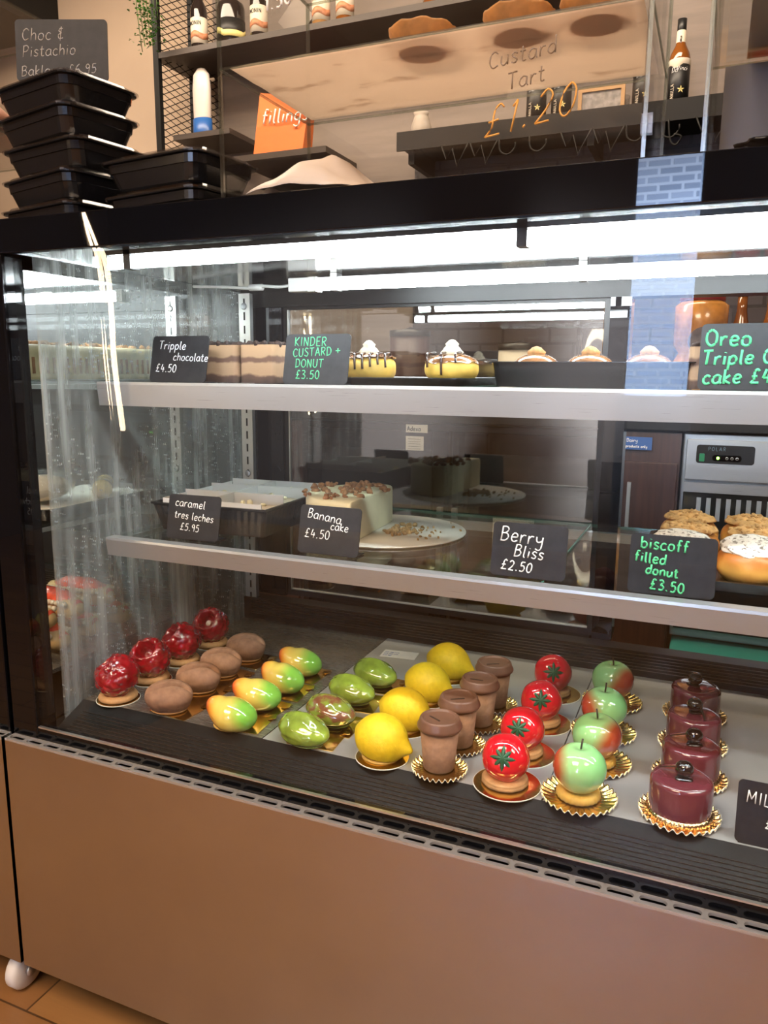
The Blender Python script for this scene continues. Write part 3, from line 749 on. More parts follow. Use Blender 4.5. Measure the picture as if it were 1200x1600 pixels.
PP = [(-.001, .136, ZD+.0022), (.008, .240, ZD+.0022), (.009, .345, ZD+.0022), (.009, .458, ZD+.0022)]
copies(pl, PP, ['dark plum glazed drum cake with black cherry, '+o for o in ORD], [rad(0), rad(10), rad(140), rad(200)])
dl = doily(M['bronze'], .050); dl['group'] = 'bronze doilies under the plum cakes'
copies(dl, [(x, y, ZD) for x, y, z in PP], ['fluted dark gold doily under the plum cake '+o for o in ORD])
# paper label lying at the back of the deck
lb = thing('price_label', 'small white printed paper label lying flat behind the lemons', 'label', (-.545, .520, ZD), rad(6))
MB().box(-.036, .036, -.020, .020, .0003, .0009).build('paper', plain('label_paper', (.72, .72, .74), .6), lb)
ink('lettering', [[(x, y, .001) for x, y in pl_] for q in range(3) for pl_ in strokes('milk egg nuts'[:13 if q < 2 else 8], -.032, .006-.009*q, .0038)], .0003, plain('label_ink', (.12, .18, .45), .6), lb)
# ------------------------------------------------------------------ chalk signs
def sign(label, x, y, z, yaw, lines, mat, wd=.105, ht=.076, lean=12, r=.00075, group=None):
    """lines: (text, x from left in fractions, baseline in fractions, cap height in m, slant, rot)"""
    t = thing('chalkboard_sign', label, 'sign', (x, y, z), rad(yaw), 'price signs of the case')
    L = (rad(-lean), 0, 0)
    MB().prism(rrect(wd, ht, .006, 5, 0, ht/2), -.0011, .0011, 'y').build('card', M['card'], t, rot=L, loc=(0, 0, .0008))
    MB().box(-wd/2+.004, wd/2-.004, -.001, .032, 0, .0015).build('foot', M['card'], t)
    pls = []
    for tx, fx, fz, s, sl, ro in lines: pls += strokes(tx, -wd/2+fx*wd, fz*ht, s, sl, ro, .12)
    ink('lettering', flat(pls, -.0012), r, mat, t, rot=L, loc=(0, 0, .0008))
    return t
Z1, Z2 = .8452, 1.1112
sign('black chalk sign reading Tripple chocolate, on the upper shelf', -.815, .195, Z2, 0, [('Tripple', .12, .72, .0135, .08, -.03), ('chocolate', .40, .47, .0125, .08, -.03), ('£4.50', .10, .22, .0135, .05, -.03)], M['chalk'], wd=.112)
sign('black chalk sign with green writing, left of the square yellow donut', -.560, .195, Z2, 0, [('KINDER', .14, .76, .0135, 0, 0), ('CUSTARD +', .13, .54, .0125, 0, .04), ('DONUT', .18, .33, .0125, 0, 0), ('£3.50', .20, .10, .0135, 0, 0)], M['green_ink'], wd=.110)
sign('large grey chalk sign with green writing, right end of the upper shelf', .048, .195, Z2, 0, [('Oreo', .04, .66, .0200, 0, 0), ('Triple Choc', .02, .37, .0175, .12, .03), ('cake £4.50', .04, .08, .0175, .1, .03)], M['green_ink'], wd=.138, ht=.082, r=.0017)
sign('black chalk sign reading Caramel tres leches, before the ribbed tray', -.805, .205, Z1, 3, [('caramel', .13, .74, .0135, .05, -.06), ('tres leches', .13, .47, .0125, .05, -.06), ('£5.95', .26, .20, .0125, .05, -.05)], M['chalk'], wd=.103)
sign('black chalk sign reading Banana cake, before the frosted cake', -.545, .205, Z1, 0, [('Banana', .12, .74, .0145, .05, -.12), ('cake', .52, .52, .0125, .05, -.06), ('£4.50', .10, .32, .0145, .05, -.03)], M['chalk'], wd=.107)
sign('black chalk sign reading Berry Bliss, on the middle shelf', -.225, .198, Z1, 1, [('Berry', .10, .66, .0200, .05, -.06), ('Bliss', .30, .38, .0165, .12, -.05), ('£2.50', .14, .12, .0145, .1, -.05)], M['chalk'], wd=.106, r=.0010)
sign('black chalk sign with green writing, in front of the crumble topped donuts', -.034, .188, Z1, 2, [('biscoff', .12, .76, .0150, 0, -.04), ('filled', .06, .53, .0135, 0, -.06), ('donut', .20, .33, .0125, 0, -.06), ('£3.50', .26, .08, .0140, 0, -.06)], M['green_ink'], wd=.107, ht=.078, r=.0014)
sign('black chalk sign starting MIL, standing on the deck beside the plum cakes', .117, .104, ZD, 0, [('MILK', .09, .66, .0145, 0, -.06), ('£5', .30, .30, .0135, 0, -.06)], M['chalk'], wd=.107)

# ------------------------------------------------------------------ upper shelf goods
M['cream'] = plain('whipped_cream', (.68, .57, .42), .6, var=.06, scale=50, bump=.001)
M['frost'] = plain('pale_frosting', (.80, .74, .50), .55, var=.06, scale=25, bump=.0012)
M['pecan'] = plain('pecan', (.30, .13, .045), .5, var=.4, scale=90)
M['crumb'] = plain('cake_crumb', (.36, .22, .09), .8, var=.4, scale=90)
M['darkcrumb'] = plain('chocolate_crumb', (.035, .016, .010), .7, var=.5, scale=100)
M['dough'] = grad_mat('baked_dough', [(.25, '#d9a04c'), (.45, '#e0a850'), (.62, '#b8702a'), (.9, '#9a5418')], (0, 0, 11), .45, .15, 60, .0004)
M['ydough'] = plain('yellow_donut', (.72, .44, .08), .55, var=.15, scale=40, bump=.0006)
M['drizzle'] = plain('chocolate_drizzle', (.045, .016, .008), .2, 0, .5)
M['caramel'] = plain('caramel_glaze', (.30, .13, .05), .2, 0, .6, var=.3, scale=40)
M['biscoff'] = plain('biscuit_crumble', (.42, .20, .06), .75, var=.35, scale=110, bump=.0015)
M['traydark'] = plain('black_tray', (.012, .012, .012), .25)
M['paper'] = plain('white_parchment', (.78, .72, .64), .6, var=.05, scale=8)
def layered():
    s = NT('triple_chocolate_layers'); c = s.add('ShaderNodeTexCoord'); sp = s.add('ShaderNodeSeparateXYZ'); s.ln(c.outputs['Object'], sp.inputs[0])
    n = s.noise(s.coord((30, 30, 30)), 1.2, 4); f = s.math('ADD', s.math('MULTIPLY', sp.outputs[2], 1/.066), s.math('MULTIPLY', s.math('SUBTRACT', n, .5), .22))
    s.set(s.ramp(f, [(.0, (.06, .03, .02)), (.16, (.10, .05, .03)), (.22, (.42, .25, .14)), (.48, (.44, .27, .15)), (.53, (.16, .08, .05)), (.62, (.16, .08, .05)), (.67, (.44, .27, .15)), (.92, (.46, .28, .15))]), .7)
    s.bump(n, .002); return s.m
M['layers'] = layered()
def crumbs(mb, n, fx, sz):
    for _ in range(n):
        x, y, z = fx(); s = sz*random.uniform(.5, 1.3); R = Matrix.Translation((x, y, z)) @ Matrix.Rotation(random.uniform(0, 6), 4, (random.random(), random.random(), 1)) @ Matrix.Diagonal((1.3*s, s, .7*s, 1))
        mb.ball(lambda d: R @ (d*(1+.3*noise.noise(d*2+Vector((x*90, y*90, 0))))), 7, 5)
    return mb
def choc_slice():
    t = thing('layer_cake_slice', '', 'cake')
    MB().prism(rrect(.070, .10, .008), 0, .062).build('cake_layers', M['layers'], t)
    crumbs(MB(), 90, lambda: (random.uniform(-.033, .033), random.uniform(-.048, .048), .0630), .0048).build('crumb_topping', M['darkcrumb'], t)
    return t
cs1 = choc_slice(); tag(cs1, '', 'cake', 'chocolate layer cakes on the upper shelf')
copies(cs1, [(-.772, .30, Z2), (-.694, .30, Z2)], ['layered chocolate cake slice beside the Tripple chocolate sign', 'layered chocolate cake slice beside the green lettered sign'], [rad(2), rad(-3)])
def tray(name, label, loc, wd, dp, h, rz=0, r=.02, mat='traydark'):
    t = thing(name, label, 'tray', loc, rz)
    fl = MB(); N = len(rrect(1, 1, .1))
    rings = [rrect(wd-.024, dp-.024, r*.8), rrect(wd-.010, dp-.010, r), rrect(wd, dp, r), rrect(wd, dp, r), rrect(wd-.012, dp-.012, r), rrect(wd-.027, dp-.027, r*.8)]
    zs = [0, h, h, h+.0015, h+.0015, .0015]
    v = [(a, b, z) for ring, z in zip(rings, zs) for a, b in ring]; n = len(rings[0])
    f = [tuple(range(n))[::-1], tuple(5*n+k for k in range(n))]
    for j in range(5): f += [(j*n+k, j*n+(k+1) % n, (j+1)*n+(k+1) % n, (j+1)*n+k) for k in range(n)]
    fl.raw(v, f).build('pan', M[mat], t)
    return t
tray('baking_tray', 'shallow black tray under the drizzled custard donuts', (-.475, .335, Z2), .30, .26, .010)
tray('baking_tray', 'deep black tray at the middle of the upper shelf', (-.165, .370, Z2), .285, .26, .034)
def drizzle_donut(square):
    t = thing('custard_donut', '', 'donut')
    H = .043
    if square:
        def fn(d):
            p = 3.0; k = (abs(d.x)**p+abs(d.y)**p+abs(d.z)**p)**(-1/p); return Vector((d.x*.044, d.y*.042, d.z*.023))*k
    else:
        def fn(d):
            p = 2.6; k = (math.hypot(d.x, d.y)**p+abs(d.z)**p)**(-1/p); return Vector((d.x*.043, d.y*.043, d.z*.022))*k
    MB().ball(fn, 44, 28).build('donut_body', M['ydough'], t, loc=(0, 0, .023))
    def cap(d):
        q = fn(d); q.z = max(q.z, .012 if not square else .018+.004*noise.noise(d*4)); return q*1.03
    MB().ball(lambda d: (lambda q: Vector((q.x*1.02, q.y*1.02, max(q.z, (.008 if not square else .016)+.006*noise.noise(Vector((d.x*3, d.y*3, 1))))*1.04)))(fn(d)), 44, 28).build('glaze', M['caramel'], t, loc=(0, 0, .0235))
    MB().lathe([(0, -.004), (.013, -.003), (.017, .003), (.013, .009), (.009, .013), (.010, .016), (.004, .022), (0, .023)], 30, lambda r, z, a: (r*(1+.14*cos(6*a+z*200)), z)).build('cream_swirl', M['cream'], t, loc=(.0, 0, .046))
    dz = MB()
    for k in range(6 if square else 3):
        x = -.032+.0125*k*(1 if square else 1.8); L = random.uniform(.008, .030)
        dz.tube(catmull([(x, .03, .046), (x+.003, .0, .0485), (x+.002, -.034, .0465), (x+.003, -.0425, .040), (x+.004, -.0432, .040-L)], 4), .0019, 6)
    dz.build('chocolate_drizzle', M['drizzle'], t)
    return t
dn = drizzle_donut(True); tag(dn, 'square yellow donut with chocolate drizzle and cream swirl', 'donut'); dn.location = (-.532, .335, Z2+.002); dn.rotation_euler = (0, 0, rad(14))
dn = drizzle_donut(False); tag(dn, 'round yellow donut with caramel glaze and cream on top', 'donut'); dn.location = (-.388, .335, Z2+.002); dn.rotation_euler = (0, 0, rad(4))
def choc_donut():
    t = thing('glazed_donut', '', 'donut')
    MB().ball(lambda d: Vector((d.x*.036, d.y*.036, d.z*.018)), 30, 16).build('donut_body', M['dough'], t, loc=(0, 0, .018))
    MB().ball(lambda d: Vector((d.x*.034, d.y*.034, max(d.z, .1)*.0185)), 30, 16).build('glaze', M['caramel'], t, loc=(0, 0, .020))
    MB().lathe([(0, 0), (.012, 0), (.013, .004), (.006, .011), (0, .013)], 24, lambda r, z, a: (r*(1+.12*cos(5*a)), z)).build('nut_topping', M['biscoff'], t, loc=(0, 0, .0365))
    return t
cd = choc_donut(); tag(cd, '', 'donut', 'glazed donuts in the deep black tray')
copies(cd, [(-.255, .34, Z2+.0105), (-.175, .345, Z2+.0105), (-.092, .345, Z2+.0105)], ['brown glazed donut at the left end of the deep tray', 'brown glazed donut in the middle of the deep tray', 'brown glazed donut at the right end of the deep tray'])
# oreo cake behind the big sign
t = thing('cookie_cake', 'tall chocolate cookie cake partly hidden by the large grey sign', 'cake', (.015, .30, Z2))
MB().prism(rrect(.10, .10, .01), 0, .055).build('cake_layers', M['layers'], t)
crumbs(MB(), 30, lambda: (random.uniform(-.045, .045), random.uniform(-.045, .045), .0565), .005).build('crumb_topping', M['darkcrumb'], t)
for k in range(4):
    ck = MB().lathe([(0, 0), (.019, 0), (.0195, .003), (0, .003)], 24).lathe([(0, .0075), (.0195, .0075), (.019, .0105), (0, .0105)], 24).build('cookie', M['darkcrumb'], t, loc=(-.034+.023*k, -.02, .060), rot=(rad(62), 0, rad(20*k)))
    MB().lathe([(0, .003), (.0178, .003), (.0178, .0075), (0, .0075)], 24).build('cookie_cream', M['cream'], ck)

# ------------------------------------------------------------------ middle shelf goods
def ribbed_tray():
    t = thing('ribbed_plastic_tray', 'black ribbed plastic tray with white dividers behind Caramel tres leches sign', 'tray', (-.812, .385, Z1), rad(3))
    wd, dp, h = .235, .27, .052; b = MB()
    def ring(w_, d_, z, rib):
        o = []; n = 132
        for k in range(n):
            u = k/n*4; s = int(u); q = u-s
            pts = [(-1, -1), (1, -1), (1, 1), (-1, 1)]; a, c2 = pts[s], pts[(s+1) % 4]
            off = rib*(1 if k % 2 else 0)
            x = (a[0]+(c2[0]-a[0])*q)*w_/2; y = (a[1]+(c2[1]-a[1])*q)*d_/2
            nx, ny = [(0, -1), (1, 0), (0, 1), (-1, 0)][s]; o.append((x+nx*off, y+ny*off, z))
        return o
    R = [ring(wd-.03, dp-.03, 0, 0), ring(wd-.028, dp-.028, .003, .0022), ring(wd-.008, dp-.008, h-.006, .0022), ring(wd-.006, dp-.006, h-.004, 0), ring(wd, dp, h-.003, 0), ring(wd, dp, h, 0), ring(wd-.010, dp-.010, h, 0), ring(wd-.034, dp-.034, .002, 0)]
    n = 132; v = [p for r_ in R for p in r_]; f = [tuple(range(n))[::-1], tuple(7*n+k for k in range(n))]
    for j in range(7): f += [(j*n+k, j*n+(k+1) % n, (j+1)*n+(k+1) % n, (j+1)*n+k) for k in range(n)]
    b.raw(v, f).build('tray_shell', M['traydark'], t)
    dv = MB().box(-.001, .001, -.122, .122, .012, .064)
    for y in (-.045, .045): dv.box(-.104, .104, y-.001, y+.001, .012, .064)
    dv.build('card_divider', M['white'], t)
    MB().box(-.100, .100, -.1205, -.1185, .02, .058).box(-.100, .100, .1185, .1205, .02, .064).box(-.1035, -.1015, -.118, .118, .02, .058).build('paper_liner', M['white'], t)
    return t
rt = ribbed_tray()
cells = [(x, y) for x in (-.052, .052) for y in (-.083, 0, .083)]
def cream_slab(i):
    t = thing('cream_cake_square', '', 'cake')
    MB().grid(lambda u, v: ((u-.5)*.088, (v-.5)*.062, .042+.004*noise.noise(Vector((u*3+i, v*3, 0)))), 12, 10).box(-.044, .044, -.031, .031, 0, .0415).build('cream_slab', M['cream'], t)
    crumbs(MB(), 8, lambda: (random.uniform(-.035, .035), random.uniform(-.025, .025), .0455), .005).build('topping', M['frost'], t)
    return t
first = cream_slab(1); tag(first, '', 'cake', 'cream cake squares in the ribbed tray'); lbs = []
for x, y in cells: lbs.append('white cream cake square in the ribbed tray, %s %s cell' % ({-.083: 'front', 0: 'middle', .083: 'back'}[y], 'left' if x < 0 else 'right'))
copies(first, [(-.812+x*cos(rad(3))-y*sin(rad(3)), .385+x*sin(rad(3))+y*cos(rad(3)), Z1+.003) for x, y in cells], lbs, [rad(3)]*6)
# banana cake on its board
bo = MB().lathe([(0, 0), (.146, 0), (.147, .0015), (.146, .003), (0, .003)], 72, smooth=False).build('cake_board', plain('white_cake_board', (.62, .58, .50), .5), loc=(-.535, .418, Z1)); tag(bo, 'large round white cake board under the banana cake', 'cake board')
t = thing('banana_cake', 'half cut cream frosted banana cake with pecans behind its sign', 'cake', (-.566, .395, Z1+.0032), rad(2))
o = []
for k in range(33): a = rad(100+k*165/32); o.append((.112*cos(a)+.008, .118*sin(a)))
o += [(.018, -.122), (.022, -.12), (.024, -.115), (.020, 0), (.016, .10)]
o = catmull(o, 2, True); fb = MB(); n = len(o)
zz = [0, .002, .030, .060, .0665, .069]; ins = [1, 1.005, 1, 1, .985, .95]
cxy = Vector((-.03, 0))
v = [(cxy.x+(a-cxy.x)*s, b_*s, z+(.0012*noise.noise(Vector((a*50, b_*50, z*60))))) for z, s in zip(zz, ins) for a, b_ in o]
fb.raw(v, [tuple(range(n))[::-1], tuple(5*n+k for k in range(n))]+[(j*n+k, j*n+(k+1) % n, (j+1)*n+(k+1) % n, (j+1)*n+k) for j in range(5) for k in range(n)], True).build('frosted_cake', M['frost'], t)
crumbs(MB(), 75, lambda: (lambda a, q: (-.035+q*.075*cos(a), q*.10*sin(a), .071))(random.uniform(0, 6.28), random.random()**.6), .0058).build('pecan_topping', M['pecan'], t)
cr = crumbs(MB(), 70, lambda: (lambda a, q: (-.498+q*.035*cos(a), .420+q*.060*sin(a), Z1+.0055))(random.uniform(0, 6.28), random.random()), .0042)
crumbs(cr, 26, lambda: (lambda a, q: (-.475+q*.075*cos(a), .43+q*.11*sin(a), Z1+.0045))(random.uniform(-1.2, 1.2), random.random()), .0022)
tag(cr.build('cake_crumbs', M['crumb']), 'scattered brown cake crumbs on the white cake board', 'crumbs', kind='stuff')
# donut tray at right
tray('baking_tray', 'long black tray holding the filled donuts at right', (.165, .395, Z1), .50, .33, .014)
def bun(kind):
    t = thing('filled_donut', '', 'donut')
    def fn(d):
        p = 2.35; k = (math.hypot(d.x, d.y)**p+abs(d.z)**p)**(-1/p); return Vector((d.x*.0445, d.y*.0440, d.z*.029))*k*(1+.025*noise.noise(d*2.2))
    MB().ball(fn, 44, 28).build('donut_body', M['dough'], t, loc=(0, 0, .029))
    if kind == 'crumb':
        tp = MB().ball(lambda d: Vector((d.x*.040, d.y*.030, max(-.1, d.z)*.011*(1+.5*noise.noise(d*5)))), 36, 20)
        crumbs(tp, 80, lambda: (lambda a, q: (.040*q*cos(a), .030*q*sin(a), .011*(1-q*q)))(random.uniform(0, 6.28), random.random()**.5), .0042)
        tp.build('biscuit_crumble', M['biscoff'], t, loc=(0, 0, .0535))
    else:
        MB().ball(lambda d: Vector((d.x*.041*(1+.15*noise.noise(d*2.5)), d.y*.034*(1+.15*noise.noise(d*2.5)), max(-.2, d.z)*.011*(1+.3*noise.noise(d*4)))), 44, 28).build('white_icing', M['cookiecream'], t, loc=(0, -.004, .0535), rot=(rad(14), 0, 0))
    return t
def cc():
    s = NT('cookies_and_cream_icing'); n = s.noise(s.coord(), 170, 2); s.set(s.ramp(n, [(.36, (.18, .15, .12)), (.46, (.78, .74, .68))]), .45); s.bump(n, .001); return s.m
M['cookiecream'] = cc()
bu = bun('crumb'); tag(bu, '', 'donut', 'donuts topped with biscuit crumble')
DP = [(-.020, .376), (.072, .376), (.164, .376), (-.022, .470), (.070, .470)]
copies(bu, [(x, y, Z1+.002) for x, y in DP], ['crumble topped donut peeking out just above the green lettered donut sign', 'crumble topped donut directly behind the front white iced donut', 'crumble topped donut past the right edge of the photo', 'crumble topped donut in the back row, left one', 'crumble topped donut in the back row, right one'], [0, .3, .5, -.2, .1])
bu = bun('icing'); tag(bu, '', 'donut', 'donuts topped with white speckled icing')
copies(bu, [(.064, .284, Z1+.002), (-.028, .284, Z1+.002), (.156, .284, Z1+.002)], ['white iced donut at the front of the tray, right of the green lettered sign', 'white iced donut mostly hidden behind the green lettered sign', 'white iced donut past the right edge of the photo'], [0, .4, .2])

# ------------------------------------------------------------------ goods of the neighbouring case
M['sponge'] = plain('pale_sponge', (.60, .50, .28), .7, var=.15, scale=40, bump=.001)
t = thing('sponge_roll', 'long pale sponge roll on the left case upper shelf', 'cake', (-1.235, .40, Z2))
MB().prism(rrect(.15, .066, .014, 5, 0, .033), -.19, .19, 'y').build('sponge', M['sponge'], t)
sb = MB()
for k in range(22): sb.box(.0735, .0765, -.18+.0165*k, -.174+.0165*k, .012, .042, Matrix.Rotation(0, 3, 'X'))
sb.build('piped_stripes', M['caramel'], t)
crumbs(MB(), 120, lambda: (random.uniform(-.06, .06), random.uniform(-.18, .18), .068), .006).build('topping', M['biscoff'], t)
bx(-.085, .085, -.195, .195, -.0, .0005).build('card_slip', M['white'], t)
tray('baking_tray', 'black tray lined with white paper in the left case', (-1.270, .39, Z1), .26, .36, .022)
o = MB().grid(lambda u, v: (-1.270+(u-.5)*.20, .39+(v-.5)*.30, Z1+.0165+.0022*noise.noise(Vector((u*5, v*5, 0)))), 16, 20).build('baking_paper', M['paper'], solid=.0006); tag(o, 'white baking paper lining the left case tray', 'paper')
t = thing('wrapped_loaf', 'loaf wrapped in clear film on the left case tray', 'bread', (-1.250, .30, Z1+.021), rad(20))
MB().ball(lambda d: Vector((d.x*.055, d.y*.075, d.z*.026)), 30, 20).build('loaf', M['cream'], t, loc=(0, 0, .027))
MB().ball(lambda d: Vector((d.x*.062, d.y*.085, d.z*.031))*(1+.10*noise.noise(d*5)+.06*noise.noise(d*11)), 44, 30).build('film', M['lidclear'], t, loc=(0, 0, .034))
t = thing('wrapped_roll', 'gold film wrapped roll lying on the left case paper', 'bread', (-1.205, .43, Z1+.021), rad(-50))
MB().tube(catmull([(-.06, 0, .014), (-.035, 0, .017), (0, 0, .016), (.035, 0, .016), (.06, 0, .018)], 4), .013, 14, rfn=lambda u: 1.6-1.1*math.exp(-((u-.2)/.10)**2)*.8).build('roll', plain('gold_film', (.62, .44, .16), .25, 0, .6, var=.3, scale=30, bump=.002), t)
M['redfill'] = plain('strawberry_filling', (.74, .085, .035), .25, 0, .5, var=.35, scale=60, bump=.002)
def red_pastry():
    t = thing('strawberry_pastry', '', 'pastry')
    MB().tube([(-.085, 0, .030), (-.075, 0, .031), (-.04, 0, .033), (0, 0, .034), (.04, 0, .033), (.07, 0, .030), (.085, 0, .028)], .026, 22, rfn=lambda u: .35+.65*sin(pi*min(1, max(0, u)))**.45).build('pastry_shell', M['ydoughpale'], t)
    MB().tube([(-.080, 0, .034), (-.03, 0, .046), (.03, 0, .046), (.078, 0, .034)], .0235, 14, rfn=lambda u: .55+.45*sin(pi*u)).build('red_filling', M['redfill'], t)
    cm = MB()
    for s in (-1, 1):
        for k in range(13): cm.ball(lambda d, k=k, s=s: Vector((-.066+.011*k, s*.0245, .044))+d*.0058, 9, 7)
    cm.build('piped_cream', M['cream'], t)
    return t
M['ydoughpale'] = plain('pale_pastry', (.66, .44, .20), .55, var=.25, scale=25)
rp = red_pastry(); tag(rp, '', 'pastry', 'strawberry pastries in the left case')
ZN = .5632
copies(rp, [(-1.235, .175, ZN), (-1.245, .262, ZN), (-1.250, .348, ZN), (-1.250, .435, ZN), (-1.242, .215, ZN+.054), (-1.246, .305, ZN+.054), (-1.250, .39, ZN+.054)], ['red filled pastry on the left case deck, '+x for x in ('bottom layer, nearest its front glass', 'bottom layer, second from its front glass', 'bottom layer, third from its front glass', 'bottom layer, farthest from its front glass', 'upper layer, nearest its front glass', 'upper layer, middle one', 'upper layer, farthest from its front glass')], [rad(-8), rad(-4), rad(2), rad(6), rad(8), rad(-3), rad(4)])
# ------------------------------------------------------------------ on top of the case
ZT = 1.3455
M['contblack'] = plain('black_food_container', (.008, .008, .009), .18)
def container():
    t = thing('takeaway_container', '', 'food container')
    L, D, h = .200, .145, .040
    rings = [(L-.034, D-.034, 0), (L-.030, D-.030, .003), (L-.016, D-.016, .024), (L-.013, D-.013, .0245), (L-.010, D-.010, h-.004), (L, D, h-.003), (L, D, h), (L-.012, D-.012, h), (L-.034, D-.034, .002)]
    rr = [rrect(a, b_, .022) for a, b_, z in rings]; n = len(rr[0])
    v = [(a, b_, q[2]) for r_, q in zip(rr, rings) for a, b_ in r_]
    f = [tuple(range(n))[::-1], tuple(8*n+k for k in range(n))]+[(j*n+k, j*n+(k+1) % n, (j+1)*n+(k+1) % n, (j+1)*n+k) for j in range(8) for k in range(n)]
    MB().raw(v, f).build('tub', M['contblack'], t)
    rings = [(L+.004, D+.004, h-.002), (L+.005, D+.005, h+.0006), (L-.010, D-.010, h+.001), (L-.016, D-.016, h+.0065), (L-.030, D-.030, h+.0065)]
    rr = [rrect(a, b_, .023) for a, b_, z in rings]; v = [(a, b_, q[2]) for r_, q in zip(rr, rings) for a, b_ in r_]
    MB().raw(v, [tuple(4*n+k for k in range(n))]+[(j*n+k, j*n+(k+1) % n, (j+1)*n+(k+1) % n, (j+1)*n+k) for j in range(4) for k in range(n)]).build('clear_lid', M['lidclear'], t)
    return t
ct = container(); tag(ct, '', 'food container', 'stacks of black takeaway containers')
CH = .0468
pts, lb, rz = [], [], []
for k, (dx, dy, a) in enumerate(((0, 0, -12), (.004, .0, -14), (.012, .002, -10), (.004, -.002, -13), (.0, .002, -11))):
    pts.append((-1.012+dx, .190+dy, ZT+k*CH)); rz.append(rad(a))
    lb.append('black takeaway container with clear lid, %s of the tall stack' % ['bottom', 'second from the bottom', 'middle', 'second from the top', 'topmost'][k])
for k, (dx, a) in enumerate(((0, -9), (-.003, -7))):
    pts.append((-.772+dx, .172, ZT+k*.0495)); rz.append(rad(a)); lb.append('black takeaway container with clear lid, %s of the short stack' % ['lower', 'upper'][k])
copies(ct, pts, lb, rz)
s = sign('dark chalk sign reading Choc and Pistachio Baklava, atop the containers', -.990, .165, ZT+5*CH+.0005, 22, [('Choc &', .07, .66, .0175, .12, .02), ('Pistachio', .07, .39, .0165, .16, .05), ('Baklava £6.95', .05, .08, .0150, .14, .04)], M['chalkdim'], wd=.146, ht=.092, lean=4, r=.0007)
def acrylic_box(name, label, x0, x1, y0, y1, z0, zs, z1):
    t = thing(name, label, 'display box', ((x0+x1)/2, (y0+y1)/2, z0)); cx, cy = (x0+x1)/2, (y0+y1)/2
    w_, d_, h = x1-x0, y1-y0, z1-z0; e = .004
    for nm, bb in (('front_pane', (-w_/2, w_/2, -d_/2, -d_/2+e, 0, h)), ('back_pane', (-w_/2, w_/2, d_/2-e, d_/2, 0, h)), ('side_pane', (-w_/2, -w_/2+e, -d_/2+e, d_/2-e, 0, h)), ('side_pane', (w_/2-e, w_/2, -d_/2+e, d_/2-e, 0, h)), ('top_pane', (-w_/2, w_/2, -d_/2, d_/2, h, h+e)), ('base_pane', (-w_/2+e, w_/2-e, -d_/2+e, d_/2-e, 0, e)), ('shelf_pane', (-w_/2+e, w_/2-e, -d_/2+e, d_/2-e, zs-z0, zs-z0+e))):
        bx(*bb).build(nm, M['acrylic'], t)
    ed = MB(); q = .0012
    for sx in (-1, 1):
        for sy in (-1, 1): ed.box(sx*w_/2-q-.001, sx*w_/2+q+.001, sy*d_/2-q-.001, sy*d_/2+q+.001, 0, h)
    for sy in (-1, 1):
        for z in (zs-z0+.002, h): ed.box(-w_/2, w_/2, sy*d_/2-q, sy*d_/2+q, z-q*1.2, z+q*1.2)
    for sx in (-1, 1):
        for z in (zs-z0+.002, h): ed.box(sx*w_/2-q, sx*w_/2+q, -d_/2, d_/2, z-q*1.2, z+q*1.2)
    ed.build('polished_edges', M['acedge'], t)
    for z in (.045, h-.06): bx(w_/2-.004, w_/2+.008, -d_/2-.003, -d_/2+.006, z-.010, z+.010).build('hinge', M['lidclear'], t)
    return t
AX0, AX1, AY0, AY1, AZS = -.622, -.090, .060, .300, 1.512
ab = acrylic_box('acrylic_display_box', 'clear two tier acrylic pastry box on the case, parchment on its shelf', AX0, AX1, AY0, AY1, ZT, AZS, 1.685)
def parch():
    s = NT('greasy_parchment'); v = s.coord(); n = s.noise(v, 9, 4); st = s.noise(s.coord((10, 22, 1)), 1.3, 5)
    c = s.mixc(s.ramp(st, [(.58, 0.0), (.70, .45)]), (.95, .84, .74), (.46, .32, .22)); s.set(c, .5)
    s.ln(c, s.b.inputs['Base Color'])
    tr = s.add('ShaderNodeBsdfTranslucent'); s.ln(c, tr.inputs[0]); mx = s.add('ShaderNodeMixShader'); mx.inputs[0].default_value = .72
    s.ln(s.b.outputs[0], mx.inputs[1]); s.ln(tr.outputs[0], mx.inputs[2]); s.ln(mx.outputs[0], s.out.inputs[0]); return s.m
M['parch'] = parch()
o = MB().grid(lambda u, v: (AX0+.010+u*.512, AY0+.008+v*.224, AZS+.0052+.0022*abs(noise.noise(Vector((u*7, v*4, 0))))), 40, 20).build('parchment_sheet', M['parch'], solid=.0005); tag(o, 'stained parchment sheet lining the acrylic box upper shelf', 'paper')
M['tart'] = plain('tart_pastry', (.50, .24, .07), .6, var=.35, scale=45, bump=.001)
M['custard'] = plain('baked_custard', (.66, .36, .06), .3, 0, .4, var=.35, scale=35)
def tart():
    t = thing('custard_tart', '', 'tart')
    MB().lathe([(0, 0), (.031, 0), (.041, .020), (.042, .022), (.040, .023), (.036, .018), (0, .018)], 40, lambda r, z, a: (r*(1+.012*cos(17*a)), z+.0012*sin(9*a)*(z > .015))).build('tart_case', M['tart'], t)
    MB().lathe([(.0362, .0175), (.03, .0195), (0, .0205)], 30).build('custard_filling', M['custard'], t)
    return t
ta = tart(); tag(ta, '', 'tart', 'custard tarts in the acrylic box')
copies(ta, [(-.365, .12, AZS+.0085), (-.245, .12, AZS+.0085), (-.155, .12, AZS+.0085)], ['golden custard tart on the acrylic box shelf, left of three', 'golden custard tart on the acrylic box shelf, middle of three', 'golden custard tart on the acrylic box shelf, right of three'])
t = thing('price_lettering', 'gold handwritten price £1.20 on the acrylic box front', 'lettering', (-.266, AY0-.0012, 1.394), 0)
ink('strokes', flat(strokes('£1.20', 0, 0, .034, .35, .14, .2, 1.2), 0), .0011, M['gold_ink'], t)
